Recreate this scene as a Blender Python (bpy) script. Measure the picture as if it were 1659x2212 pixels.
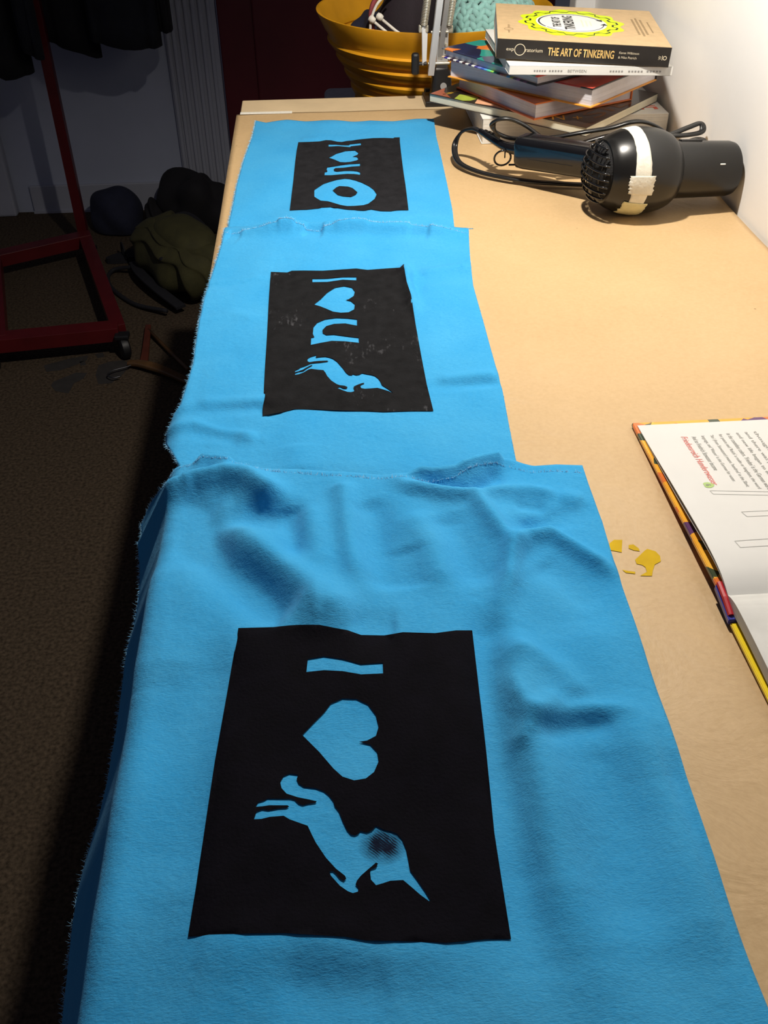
import bpy, bmesh, math, random
import numpy as np
from mathutils import Vector, Matrix, geometry

# ---------------------------------------------------------------- clear
for o in list(bpy.data.objects): bpy.data.objects.remove(o, do_unlink=True)
scene = bpy.context.scene
COL = scene.collection
random.seed(7); rng = np.random.default_rng(7)

# ---------------------------------------------------------------- camera
TZ = .74                                   # table top height
cam_d = bpy.data.cameras.new('camera'); cam = bpy.data.objects.new('camera', cam_d); COL.objects.link(cam)
yaw, pitch, roll = (math.radians(v) for v in (3.625, 38.53, -.62))
fw = Vector((math.sin(yaw) * math.cos(pitch), math.cos(yaw) * math.cos(pitch), -math.sin(pitch)))
rt = Vector((math.cos(yaw), -math.sin(yaw), 0)); up = rt.cross(fw)
rt, up = rt * math.cos(roll) + up * math.sin(roll), up * math.cos(roll) - rt * math.sin(roll)
cam.matrix_world = Matrix(((rt.x, up.x, -fw.x, 0), (rt.y, up.y, -fw.y, 0), (rt.z, up.z, -fw.z, TZ + .48), (0, 0, 0, 1)))
cam_d.sensor_fit = 'AUTO'; cam_d.sensor_width = 36; cam_d.lens = 2080 * 36 / 2212
cam_d.clip_start = .02; cam_d.clip_end = 50
scene.camera = cam

# ---------------------------------------------------------------- world, exposure
world = bpy.data.worlds.new('room_dusk'); scene.world = world; world.use_nodes = True
bg = world.node_tree.nodes['Background']
bg.inputs[0].default_value = (.54, .55, .75, 1); bg.inputs[1].default_value = .085
scene.view_settings.view_transform = 'Standard'; scene.view_settings.look = 'None'
scene.view_settings.exposure = 0.0; scene.view_settings.gamma = 1.0; scene.view_settings.use_curve_mapping = False
LAMP_WATT = 45.0
LAMP_HEAD = Vector((.205, 1.10, TZ + .80)); LAMP_AIM = Vector((.14, -.02, -1)).normalized()
LAMP_COLOR = (1.0, .93, .83)

# ---------------------------------------------------------------- cloth relief
def poly_dist(x, y, pts):
    """distance to a polyline and the position 0..1 along it (numpy arrays)"""
    best = np.full(x.shape, 9.0); par = np.zeros(x.shape); n = len(pts) - 1
    for i in range(n):
        ax, ay = pts[i]; bx, by = pts[i + 1]
        dx, dy = bx - ax, by - ay
        t = np.clip(((x - ax) * dx + (y - ay) * dy) / (dx * dx + dy * dy + 1e-12), 0, 1)
        d = np.hypot(x - ax - t * dx, y - ay - t * dy)
        m = d < best
        best = np.where(m, d, best); par = np.where(m, (i + t) / n, par)
    return best, par
def relief(x, y, ridges, waves, base, lo=.0032, flat=None, dome=0):
    x = np.asarray(x, float); y = np.asarray(y, float)
    z = np.full(x.shape, base)
    if dome:                                    # the middle is lifted by the folds, the borders lie down
        z = z + dome * np.clip((.185 - x) / .07, 0, 1) * np.clip((x + .125) / .05, 0, 1)
    for pts, hgt, wid in ridges:
        d, t = poly_dist(x, y, pts)
        fade = np.clip(np.minimum(t, 1 - t) * 5 + .25, 0, 1)
        z = z + hgt * fade * np.exp(-(d / wid) ** 2)
    for kx, ky, ph, a in waves:
        z = z + a * np.sin(kx * x + ky * y + ph)
    k = .0016                                   # soft lower limit: rests on what lies beneath
    z = lo + k * np.logaddexp(0, (z - lo) / k)
    if flat is not None:                        # pressed flat where the next cloth lies on top
        t = np.clip((y - flat) / .035, 0, 1); t = t * t * (3 - 2 * t)
        z = .0034 + (z - .0034) * t
    return z
def wrap(x, z, xe, r=.034, tm=1.50, droop=1.0):
    """roll the part of a cloth that lies past the table edge xe down over that edge"""
    u = np.maximum(xe - x, 0)
    th = np.minimum(u / r, tm); rest = np.maximum(u - r * tm, 0)
    X = np.where(u > 0, xe - r * np.sin(th) - rest * np.cos(tm), x)
    Z = z - droop * (r * (1 - np.cos(th)) + rest * np.sin(tm))
    return X, Z
def poly_len(p):
    p = np.asarray(p, float); s = np.r_[0, np.cumsum(np.hypot(*np.diff(p, axis=0).T))]
    return p, s / s[-1]
def along(p, t):
    p, s = poly_len(p)
    return np.stack([np.interp(t, s, p[:, 0]), np.interp(t, s, p[:, 1])], -1)
def coons(back, front, left, right, ns, nt):
    """back/front run left to right, left/right run back to front"""
    S = np.linspace(0, 1, ns); T = np.linspace(0, 1, nt)
    B, F_, L, Q = along(back, S), along(front, S), along(left, T), along(right, T)
    s = S[None, :, None]; t = T[:, None, None]
    c = (1 - t) * B[None] + t * F_[None] + (1 - s) * L[:, None] + s * Q[:, None] - (
        (1 - s) * (1 - t) * B[0] + s * (1 - t) * B[-1] + (1 - s) * t * F_[0] + s * t * F_[-1])
    return c
CLOTH = {'unicorn': {'back': [(-0.222, 0.69), (-0.207, 0.694), (-0.192, 0.692), (-0.168, 0.678), (-0.146, 0.664), (-0.1165, 0.6629), (-0.1083, 0.6649), (-0.0964, 0.6593), (-0.0845, 0.6517), (-0.0613, 0.6408), (-0.0311, 0.6357), (-0.0086, 0.6301), (0.0214, 0.6264), (0.0508, 0.6184), (0.0767, 0.6156), (0.0958, 0.6178), (0.1162, 0.6288), (0.1329, 0.6378), (0.1446, 0.6388), (0.1626, 0.6315), (0.1822, 0.6331), (0.2032, 0.6288)], 'front': [(-0.236, 0.11), (0.1971, 0.11)], 'left': [(-0.222, 0.69), (-0.208, 0.64), (-0.198, 0.58), (-0.212, 0.5), (-0.232, 0.42), (-0.234, 0.3), (-0.236, 0.11)], 'right': [(0.2067, 0.6396), (0.2058, 0.6145), (0.2053, 0.5666), (0.2009, 0.5081), (0.1993, 0.4301), (0.1958, 0.3578), (0.1939, 0.2884), (0.1931, 0.2332), (0.1931, 0.1968), (0.1971, 0.11)], 'ridges': [([(-0.1391, 0.6233), (-0.115, 0.6362), (-0.0894, 0.6354), (-0.0687, 0.6262), (-0.0556, 0.6105), (-0.0418, 0.6017)], 0.017, 0.013), ([(-0.1262, 0.602), (-0.1117, 0.5974), (-0.0741, 0.5823), (-0.0352, 0.5889)], -0.012, 0.016), ([(-0.1284, 0.643), (-0.1153, 0.6451), (-0.0964, 0.6455)], -0.007, 0.006), ([(-0.1156, 0.6713), (-0.0978, 0.6665), (-0.0797, 0.6538)], 0.008, 0.012), ([(-0.1044, 0.6003), (-0.0916, 0.5877), (-0.0681, 0.5485), (-0.0375, 0.5151), (-0.0109, 0.478), (0.0062, 0.458)], 0.013, 0.018), ([(-0.1171, 0.5813), (-0.102, 0.5695), (-0.0788, 0.5288), (-0.046, 0.4867), (-0.0282, 0.474)], -0.014, 0.02), ([(-0.1205, 0.5438), (-0.1112, 0.4805), (-0.1112, 0.4181)], 0.006, 0.022), ([(-0.037, 0.5948), (-0.0355, 0.5832), (-0.0328, 0.5282)], -0.006, 0.009), ([(-0.0224, 0.5966), (-0.0175, 0.5568), (-0.0113, 0.5199)], 0.004, 0.01), ([(0.0039, 0.6185), (0.0068, 0.6073), (0.0092, 0.5424), (0.0141, 0.5013)], 0.006, 0.009), ([(0.0253, 0.5986), (0.0302, 0.5779), (0.0313, 0.52), (0.0339, 0.4921)], -0.006, 0.013), ([(0.0472, 0.6199), (0.0622, 0.607), (0.0863, 0.5996), (0.1088, 0.5954), (0.1188, 0.5629), (0.1265, 0.5367), (0.1262, 0.5226), (0.119, 0.493), (0.1076, 0.4678)], 0.009, 0.008), ([(0.0618, 0.615), (0.0873, 0.608), (0.1094, 0.605), (0.1264, 0.6178), (0.1384, 0.6328)], -0.008, 0.007), ([(0.0593, 0.629), (0.0773, 0.6294), (0.1056, 0.6322), (0.1325, 0.649), (0.1412, 0.6496)], 0.011, 0.011), ([(0.0584, 0.5785), (0.0686, 0.5392), (0.0736, 0.4937)], 0.005, 0.014), ([(0.0835, 0.5764), (0.0935, 0.5425), (0.0998, 0.4916)], -0.006, 0.016), ([(0.0514, 0.5406), (0.0507, 0.4955)], -0.004, 0.014), ([(0.1252, 0.5232), (0.1417, 0.5429), (0.1597, 0.548), (0.1806, 0.525), (0.1994, 0.5022)], 0.009, 0.0075), ([(0.1379, 0.5552), (0.1557, 0.5638), (0.1661, 0.5669), (0.1934, 0.578)], -0.008, 0.008), ([(0.1118, 0.5988), (0.1314, 0.602), (0.1542, 0.6038), (0.1756, 0.5984)], 0.006, 0.008), ([(0.1395, 0.5847), (0.1645, 0.5803)], -0.004, 0.007), ([(0.1793, 0.5981), (0.1964, 0.5907)], 0.004, 0.01), ([(0.1448, 0.5176), (0.1618, 0.5012), (0.1825, 0.4756)], -0.005, 0.014), ([(0.0978, 0.4777), (0.0953, 0.4425), (0.09, 0.4025), (0.0914, 0.3521), (0.0896, 0.2878), (0.0896, 0.2244)], -0.009, 0.013), ([(0.1125, 0.4497), (0.1114, 0.4086), (0.1066, 0.351), (0.1046, 0.2867), (0.1056, 0.2232)], 0.009, 0.018), ([(0.1019, 0.4055), (0.1082, 0.3751), (0.1154, 0.3675), (0.1403, 0.3763), (0.1752, 0.3765)], 0.005, 0.0065), ([(0.0972, 0.3483), (0.1108, 0.3661), (0.1345, 0.3896)], 0.005, 0.007), ([(0.1106, 0.3574), (0.1379, 0.3658), (0.1636, 0.3655)], -0.004, 0.009), ([(0.1096, 0.433), (0.136, 0.4107), (0.1485, 0.3867)], 0.004, 0.009), ([(0.1623, 0.459), (0.1717, 0.3962), (0.1778, 0.3259)], 0.004, 0.025), ([(0.1775, 0.3958), (0.1766, 0.2955), (0.1782, 0.2178)], 0.005, 0.02), ([(0.1483, 0.3615), (0.1485, 0.2976), (0.1452, 0.232)], -0.005, 0.022), ([(0.1874, 0.3585), (0.1903, 0.2665), (0.1938, 0.2099)], -0.004, 0.006), ([(-0.1368, 0.5828), (-0.1262, 0.4598), (-0.1268, 0.3688), (-0.1277, 0.2904), (-0.1277, 0.2292)], 0.005, 0.012), ([(-0.0842, 0.4565), (-0.089, 0.3976), (-0.0918, 0.3308), (-0.0942, 0.2747)], -0.005, 0.02), ([(-0.0441, 0.4743), (-0.0123, 0.4736)], 0.004, 0.018), ([(0.0062, 0.458), (0.0376, 0.4565)], -0.005, 0.018), ([(-0.0818, 0.2418), (-0.0358, 0.2431), (0.0055, 0.233), (0.0516, 0.2319)], 0.004, 0.016), ([(-0.0401, 0.225), (0.0159, 0.2186)], -0.004, 0.016)], 'waves': [(22, 31, 0.3, 0.001), (60, -38, 1.2, 0.0007), (-45, 75, 2.1, 0.0006), (110, 60, 0.5, 0.0003)], 'base': 0.0085, 'lo': 0.0066, 'dome': 0.0085}, 'middle': {'back': [(-0.1194, 1.1629), (-0.0777, 1.162), (-0.0433, 1.1648), (-0.0031, 1.1582), (0.0373, 1.1619), (0.0773, 1.1552), (0.1061, 1.1541), (0.1395, 1.1422), (0.1797, 1.1327)], 'front': [(-0.112, 0.62), (0.155, 0.6)], 'left': [(-0.1215, 1.1828), (-0.1231, 1.1339), (-0.1284, 1.055), (-0.1327, 0.9839), (-0.1342, 0.9093), (-0.1333, 0.8422), (-0.1362, 0.7987), (-0.1392, 0.7662), (-0.158, 0.745), (-0.152, 0.72), (-0.138, 0.69), (-0.126, 0.66), (-0.112, 0.62)], 'right': [(0.1827, 1.1521), (0.1725, 1.0667), (0.1657, 0.9924), (0.1629, 0.8639), (0.1607, 0.7654), (0.1539, 0.6541), (0.155, 0.6)], 'ridges': [([(-0.1185, 1.1643), (-0.0322, 1.1668), (0.0371, 1.1619), (0.1059, 1.1513), (0.1794, 1.1373)], 0.012, 0.013), ([(-0.0553, 1.1659), (-0.0322, 1.1638)], 0.005, 0.01), ([(-0.0236, 1.1601), (0.0022, 1.1548)], -0.009, 0.012), ([(-0.1181, 1.157), (-0.1007, 1.1526)], -0.007, 0.012), ([(0.014, 1.1626), (0.0603, 1.1613)], 0.004, 0.012), ([(0.1053, 1.144), (0.1333, 1.1371)], -0.006, 0.014), ([(-0.1196, 1.0883), (-0.0321, 1.0831), (0.0006, 1.0775)], 0.001, 0.008), ([(0.0934, 1.0536), (0.0945, 0.9945), (0.0933, 0.9272)], 0.007, 0.007), ([(0.1084, 1.0296), (0.1, 0.9708)], -0.004, 0.008), ([(0.0928, 1.0041), (0.1302, 1.0105), (0.1677, 1.0218)], -0.004, 0.009), ([(0.1057, 1.0298), (0.1693, 1.0443)], 0.004, 0.01), ([(0.0945, 0.7777), (0.1253, 0.7785), (0.1608, 0.7797)], -0.005, 0.006), ([(0.1003, 0.7908), (0.1631, 0.7941)], 0.004, 0.01), ([(-0.1326, 0.7523), (-0.0991, 0.7518), (-0.0613, 0.7534), (-0.0402, 0.7516)], -0.005, 0.006), ([(-0.1256, 0.7683), (-0.0915, 0.7671), (-0.0488, 0.7651)], 0.004, 0.009), ([(-0.1335, 0.7393), (-0.097, 0.7176), (-0.0641, 0.7076)], 0.004, 0.008), ([(-0.1301, 0.724), (-0.1005, 0.7084), (-0.08, 0.7017)], -0.004, 0.008), ([(-0.1122, 0.7043), (-0.064, 0.7039)], 0.003, 0.008), ([(-0.1339, 0.9259), (-0.101, 0.9441), (-0.071, 0.9309)], 0.002, 0.01), ([(-0.1322, 0.8477), (-0.0874, 0.8625)], -0.002, 0.01), ([(-0.1356, 1.0124), (-0.0634, 1.0227)], -0.002, 0.006), ([(-0.1313, 1.0239), (-0.0637, 1.035)], 0.002, 0.008), ([(-0.0317, 0.6941), (-0.0278, 0.6529)], 0.003, 0.02), ([(0.0745, 0.707), (0.0915, 0.6431)], -0.002, 0.03), ([(-0.0486, 0.7523), (-0.061, 0.7432)], -0.003, 0.01)], 'waves': [(30, 18, 0.9, 0.0008), (55, 40, 0.2, 0.0006), (-70, 30, 1.7, 0.0004), (120, -20, 0.6, 0.0003)], 'base': 0.006, 'lo': 0.0046, 'flat': 0.625}, 'far': {'back': [(-0.098, 1.626), (-0.0811, 1.6096), (-0.0478, 1.6186), (-0.0179, 1.6083), (0.0119, 1.6102), (0.0563, 1.5985), (0.0866, 1.6077), (0.1232, 1.5968), (0.1614, 1.6052), (0.189, 1.6025)], 'front': [(-0.122, 1.16), (0.19, 1.16)], 'left': [(-0.0984, 1.6328), (-0.1011, 1.5432), (-0.1101, 1.4373), (-0.1149, 1.3423), (-0.1168, 1.2566), (-0.1189, 1.1865), (-0.122, 1.16)], 'right': [(0.1898, 1.6093), (0.1837, 1.5155), (0.1799, 1.4097), (0.1758, 1.315), (0.1716, 1.23), (0.1664, 1.1605), (0.19, 1.16)], 'ridges': [([(-0.0978, 1.6226), (0.0117, 1.5971), (0.1073, 1.5828), (0.1866, 1.5944)], 0.003, 0.02), ([(-0.0595, 1.4235), (-0.0469, 1.5283)], -0.001, 0.02), ([(0.0101, 1.5227), (0.0239, 1.508), (0.0528, 1.5186)], -0.0035, 0.012), ([(0.003, 1.5234), (-0.0255, 1.5262)], 0.002, 0.012), ([(0.0163, 1.243), (-0.0019, 1.2446)], 0.003, 0.013), ([(0.0582, 1.2294), (0.046, 1.2257)], -0.002, 0.012), ([(-0.0917, 1.2146), (0.0036, 1.2184), (0.1217, 1.1951), (0.1553, 1.1766)], 0.002, 0.02)], 'waves': [(35, 12, 0.4, 0.0008), (60, -25, 1.9, 0.0006), (-80, 45, 0.1, 0.0004)], 'base': 0.004, 'lo': 0.0032, 'flat': 1.175}}
PRINT = {'unicorn': [[(-0.06947, 0.4633), (-0.04643, 0.46458), (-0.02733, 0.45892), (-0.01494, 0.4564), (-0.00278, 0.45362), (0.0124, 0.45165), (0.02791, 0.45224), (0.04022, 0.45076), (0.06143, 0.44651), (0.08738, 0.4529), (0.0842, 0.39751), (0.08155, 0.35397), (0.07724, 0.29697), (0.07659, 0.26706), (0.07585, 0.23683), (0.06341, 0.23656), (0.04316, 0.23502), (0.01968, 0.23728), (0.00386, 0.23894), (-0.0058, 0.24129), (-0.03533, 0.24512), (-0.05518, 0.24648), (-0.08446, 0.25029), (-0.08145, 0.30631), (-0.07819, 0.35839), (-0.07422, 0.41326)], [(-0.02311, 0.43061), (-0.01259, 0.43189), (-0.0007, 0.42823), (0.01099, 0.42291), (0.02501, 0.42316), (0.02467, 0.41395), (0.01055, 0.41433), (-0.00108, 0.41818), (-0.01286, 0.4202), (-0.02409, 0.4196)], [(-0.02703, 0.37113), (-0.0194, 0.3801), (-0.01364, 0.38675), (-0.00919, 0.39351), (-0.0019, 0.39683), (0.00668, 0.39558), (0.01359, 0.39053), (0.0179, 0.38186), (0.01901, 0.37291), (0.0169, 0.36624), (0.01148, 0.36353), (0.00649, 0.36313), (0.01322, 0.36014), (0.01696, 0.35414), (0.01733, 0.34737), (0.01418, 0.34005), (0.00915, 0.3358), (0.00249, 0.33496), (-0.00401, 0.33826), (-0.00915, 0.34502), (-0.01701, 0.358), (-0.02375, 0.36697)], [(-0.02948, 0.34315), (-0.03447, 0.3445), (-0.03792, 0.34288), (-0.03981, 0.33869), (-0.03892, 0.33431), (-0.03601, 0.33018), (-0.02974, 0.32699), (-0.02408, 0.32495), (-0.01902, 0.32297), (-0.01959, 0.32194), (-0.02353, 0.32181), (-0.0269, 0.32104), (-0.02915, 0.32238), (-0.03142, 0.3253), (-0.03425, 0.32642), (-0.0399, 0.3269), (-0.04667, 0.32754), (-0.04832, 0.32625), (-0.05166, 0.32541), (-0.05321, 0.32225), (-0.0493, 0.3223), (-0.0454, 0.32266), (-0.03979, 0.32219), (-0.03531, 0.32181), (-0.03439, 0.32075), (-0.03583, 0.31989), (-0.0403, 0.31998), (-0.04585, 0.31922), (-0.04923, 0.32022), (-0.05252, 0.31891), (-0.05376, 0.31395), (-0.04955, 0.31373), (-0.04515, 0.31463), (-0.03741, 0.31474), (-0.03405, 0.31202), (-0.02853, 0.30921), (-0.02415, 0.30711), (-0.02202, 0.30153), (-0.01992, 0.29651), (-0.01474, 0.28736), (-0.00963, 0.28075), (-0.00504, 0.2765), (-0.00437, 0.27472), (-0.00568, 0.27337), (-0.00772, 0.27484), (-0.00972, 0.27782), (-0.01125, 0.27938), (-0.01304, 0.27908), (-0.01236, 0.27673), (-0.00785, 0.27076), (-0.00382, 0.26735), (-0.00128, 0.2662), (0.00133, 0.26689), (0.00165, 0.2692), (0.00028, 0.27102), (0.00111, 0.27332), (0.00335, 0.27613), (0.00778, 0.27997), (0.0117, 0.28325), (0.01272, 0.28258), (0.01151, 0.28029), (0.00882, 0.27954), (0.00821, 0.27817), (0.00846, 0.27345), (0.01087, 0.27), (0.01458, 0.27085), (0.01833, 0.2719), (0.02513, 0.2717), (0.0294, 0.26682), (0.03312, 0.26242), (0.03733, 0.25828), (0.03801, 0.2588), (0.03587, 0.2639), (0.03197, 0.27188), (0.02929, 0.27694), (0.02884, 0.28374), (0.02833, 0.29003), (0.02671, 0.29642), (0.02427, 0.30003), (0.02163, 0.30135), (0.01733, 0.3027), (0.0131, 0.30515), (0.01074, 0.30254), (0.00793, 0.30131), (0.00438, 0.30243), (0.0032, 0.30079), (0.0013, 0.29992), (-0.00084, 0.30062), (-0.00291, 0.30349), (-0.00489, 0.30874), (-0.00688, 0.31515), (-0.009, 0.31856), (-0.00969, 0.32193), (-0.01218, 0.32627), (-0.01495, 0.32941), (-0.01948, 0.33215), (-0.02635, 0.33408), (-0.02922, 0.33674), (-0.03039, 0.34006)]], 'middle': [[(-0.06116, 1.04581), (-0.04241, 1.04211), (-0.03731, 1.04613), (-0.00139, 1.04268), (0.03731, 1.04478), (0.04996, 1.04034), (0.07062, 1.04067), (0.08709, 1.03703), (0.09234, 1.04424), (0.09125, 1.01705), (0.09115, 0.99585), (0.0928, 0.95964), (0.09239, 0.90397), (0.09148, 0.8368), (0.09149, 0.78385), (0.09269, 0.73702), (0.07336, 0.73732), (0.04695, 0.73722), (0.02284, 0.7409), (-0.00745, 0.74604), (-0.03378, 0.74838), (-0.04395, 0.74566), (-0.06199, 0.74079), (-0.06208, 0.7585), (-0.06206, 0.8205), (-0.06161, 0.9108), (-0.06183, 0.99372)], [(-0.01368, 1.0217), (0.00324, 1.02126), (0.02106, 1.02385), (0.03626, 1.02305), (0.03585, 1.01451), (0.02081, 1.01695), (0.00303, 1.01247), (-0.01379, 1.01296)], [(-0.01279, 0.95937), (-0.00531, 0.97026), (0.00238, 0.9853), (0.01136, 0.99679), (0.02144, 1.00027), (0.02999, 0.99598), (0.03277, 0.98615), (0.03103, 0.97491), (0.02506, 0.9669), (0.02184, 0.96546), (0.0273, 0.96236), (0.03128, 0.95383), (0.03003, 0.94224), (0.0238, 0.93631), (0.01546, 0.93636), (0.00723, 0.94008), (0.00025, 0.94781), (-0.00564, 0.95384)], [(0.03203, 0.91914), (0.03137, 0.90573), (0.01928, 0.91224), (0.0076, 0.91274), (-0.00067, 0.9089), (-0.0048, 0.90046), (-0.00447, 0.89345), (-0.00112, 0.88914), (0.00691, 0.88942), (0.01823, 0.88519), (0.03174, 0.88046), (0.03167, 0.86992), (0.01781, 0.8744), (0.00426, 0.87602), (-0.00714, 0.87229), (-0.01711, 0.86875), (-0.01651, 0.88464), (-0.01331, 0.88535), (-0.01482, 0.89301), (-0.01395, 0.90798), (-0.00985, 0.91758), (-0.0015, 0.92396), (0.01035, 0.92564), (0.02206, 0.92306)], [(-0.0118, 0.84569), (-0.01363, 0.84483), (-0.01696, 0.84315), (-0.01988, 0.84046), (-0.0208, 0.83769), (-0.0205, 0.83424), (-0.01871, 0.83208), (-0.01377, 0.83323), (-0.00885, 0.83362), (-0.00147, 0.83395), (-2e-05, 0.83279), (-0.00152, 0.83175), (-0.00809, 0.83019), (-0.01136, 0.82993), (-0.0171, 0.82948), (-0.02285, 0.82551), (-0.02775, 0.82318), (-0.02898, 0.82099), (-0.0328, 0.81847), (-0.03295, 0.81531), (-0.02939, 0.81657), (-0.02533, 0.81867), (-0.02124, 0.82275), (-0.01672, 0.82643), (-0.01575, 0.82546), (-0.01715, 0.82418), (-0.02126, 0.82032), (-0.02453, 0.81611), (-0.02939, 0.81513), (-0.03246, 0.81363), (-0.03302, 0.81009), (-0.02939, 0.81068), (-0.02454, 0.81323), (-0.01965, 0.81809), (-0.01721, 0.81882), (-0.01076, 0.81645), (-0.00553, 0.81539), (-0.00362, 0.81062), (-0.00217, 0.80442), (0.0016, 0.79604), (0.00617, 0.78992), (0.00926, 0.78753), (0.01395, 0.78614), (0.01624, 0.78396), (0.0163, 0.78168), (0.01492, 0.78062), (0.0122, 0.78162), (0.00955, 0.78452), (0.00715, 0.78348), (0.00749, 0.78198), (0.01207, 0.77806), (0.01588, 0.77498), (0.01936, 0.77395), (0.02215, 0.77495), (0.02267, 0.77792), (0.02203, 0.78106), (0.02256, 0.78408), (0.02667, 0.78727), (0.03075, 0.78964), (0.03235, 0.78985), (0.03267, 0.78839), (0.03063, 0.78726), (0.02854, 0.78506), (0.02909, 0.78031), (0.03255, 0.77876), (0.03887, 0.77916), (0.04443, 0.77993), (0.04823, 0.7778), (0.05424, 0.77372), (0.05788, 0.77), (0.05827, 0.77092), (0.0538, 0.77844), (0.04911, 0.78491), (0.04801, 0.79215), (0.04639, 0.79785), (0.04349, 0.80283), (0.0404, 0.80491), (0.03567, 0.80676), (0.03175, 0.80877), (0.02878, 0.80598), (0.02553, 0.80535), (0.02281, 0.80746), (0.02151, 0.80525), (0.01873, 0.80604), (0.01609, 0.81066), (0.01357, 0.81885), (0.01057, 0.82625), (0.00831, 0.83206), (0.00438, 0.83787), (0.00115, 0.84036), (-0.00293, 0.84206), (-0.00872, 0.84139), (-0.01203, 0.84044), (-0.01242, 0.84223)]], 'far': [[(-0.02953, 1.51329), (-0.01097, 1.51121), (0.00339, 1.51389), (0.01312, 1.521), (0.02031, 1.52016), (0.02972, 1.51321), (0.03683, 1.51064), (0.04418, 1.51441), (0.05257, 1.51328), (0.06112, 1.51577), (0.06964, 1.51741), (0.08672, 1.52052), (0.10358, 1.51955), (0.11669, 1.51687), (0.1188, 1.52063), (0.12708, 1.52108), (0.12548, 1.49898), (0.12312, 1.44954), (0.11936, 1.36508), (0.11776, 1.31511), (0.11583, 1.26899), (0.11361, 1.22106), (0.10299, 1.22224), (0.09786, 1.22205), (0.09057, 1.22002), (0.07749, 1.2225), (0.06965, 1.2276), (0.06573, 1.23057), (0.05842, 1.22788), (0.04728, 1.23023), (0.03511, 1.2321), (0.02203, 1.23796), (0.01287, 1.23721), (0.00467, 1.23579), (-0.00354, 1.23524), (-0.01884, 1.23093), (-0.04071, 1.23158), (-0.03951, 1.27041), (-0.03665, 1.34381), (-0.03412, 1.42549), (-0.03189, 1.4782)], [(0.01657, 1.50022), (0.02691, 1.49939), (0.03624, 1.49283), (0.04684, 1.49046), (0.04939, 1.49471), (0.06565, 1.49838), (0.06549, 1.48833), (0.05015, 1.48468), (0.04822, 1.48098), (0.04298, 1.48296), (0.03014, 1.48788), (0.01628, 1.48715)], [(0.01505, 1.43864), (0.02064, 1.44484), (0.02672, 1.45435), (0.03507, 1.46025), (0.04108, 1.46469), (0.05516, 1.46507), (0.05981, 1.45246), (0.05765, 1.44386), (0.05041, 1.43743), (0.05608, 1.43522), (0.05878, 1.42446), (0.05533, 1.41936), (0.04599, 1.41489), (0.03802, 1.41521), (0.03126, 1.41765), (0.02473, 1.42771), (0.01919, 1.43428)], [(0.05973, 1.40469), (0.05919, 1.39405), (0.04735, 1.39385), (0.03488, 1.39192), (0.02366, 1.39274), (0.02105, 1.3882), (0.02164, 1.3814), (0.02544, 1.37792), (0.03663, 1.37864), (0.0466, 1.37666), (0.05426, 1.37365), (0.05813, 1.36895), (0.05746, 1.36008), (0.04933, 1.36337), (0.03944, 1.36505), (0.02613, 1.36438), (0.01616, 1.36416), (0.00735, 1.36564), (0.00818, 1.37856), (0.01097, 1.37886), (0.01192, 1.38135), (0.01096, 1.38802), (0.01198, 1.39772), (0.02164, 1.40077), (0.03307, 1.40433), (0.04447, 1.40589), (0.05351, 1.40492)], [(-0.00777, 1.30654), (-0.00227, 1.31683), (0.00552, 1.33003), (0.01548, 1.33798), (0.02437, 1.34388), (0.03542, 1.34688), (0.04192, 1.34525), (0.05038, 1.33917), (0.05867, 1.33061), (0.06761, 1.31614), (0.07318, 1.30148), (0.07607, 1.28306), (0.07207, 1.26646), (0.0628, 1.25086), (0.05635, 1.24665), (0.04389, 1.24537), (0.03461, 1.24544), (0.0255, 1.25003), (0.01746, 1.25729), (0.00932, 1.26286), (3e-05, 1.26514), (-0.00504, 1.27384), (-0.00809, 1.28002)], [(0.0172, 1.3025), (0.02233, 1.31351), (0.0268, 1.31868), (0.03856, 1.31683), (0.04475, 1.31092), (0.05063, 1.29508), (0.04787, 1.28602), (0.0412, 1.27852), (0.03078, 1.28134), (0.02358, 1.28613)]]}
PAINT_SPOTS = [[(0.2069, 0.5474), (0.2116, 0.5515), (0.218, 0.551), (0.2157, 0.5436), (0.2137, 0.5367), (0.2102, 0.5381), (0.2056, 0.5397)], [(0.2212, 0.5447), (0.225, 0.5452), (0.2278, 0.5403), (0.2277, 0.5371), (0.2236, 0.5383), (0.2202, 0.5409)], [(0.2215, 0.5277), (0.2259, 0.5319), (0.2317, 0.5376), (0.2342, 0.5393), (0.2395, 0.5362), (0.2414, 0.5306), (0.2402, 0.5246), (0.2346, 0.5213), (0.2312, 0.5149), (0.229, 0.5092), (0.2256, 0.5094), (0.2202, 0.5099), (0.2264, 0.5138), (0.2268, 0.5189), (0.2251, 0.5216), (0.2214, 0.5231)], [(0.2088, 0.5174), (0.2133, 0.5156), (0.218, 0.5145), (0.2172, 0.5122), (0.2108, 0.5138)]]
FLOOR_STAINS = [[(-0.7186, 2.1906), (-0.6925, 2.2048), (-0.6607, 2.221), (-0.6161, 2.234), (-0.6144, 2.2099), (-0.6424, 2.1841), (-0.6731, 2.1636), (-0.7066, 2.1596)], [(-0.6794, 2.1078), (-0.655, 2.128), (-0.6303, 2.1486), (-0.6033, 2.144), (-0.6078, 2.1173), (-0.6268, 2.0968), (-0.6316, 2.0495), (-0.6651, 2.063), (-0.6816, 2.0904)], [(-0.5815, 2.179), (-0.5574, 2.1956), (-0.5199, 2.2019), (-0.4995, 2.172), (-0.5157, 2.123), (-0.5356, 2.0891), (-0.5668, 2.0873), (-0.5798, 2.1329)], [(-0.5994, 2.2398), (-0.5803, 2.2454), (-0.5725, 2.2255), (-0.5876, 2.2172)], [(-0.6316, 2.202), (-0.6183, 2.2055), (-0.6127, 2.1863), (-0.626, 2.1827)]]
SMUDGE = (0.01617, 0.2938)
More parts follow.
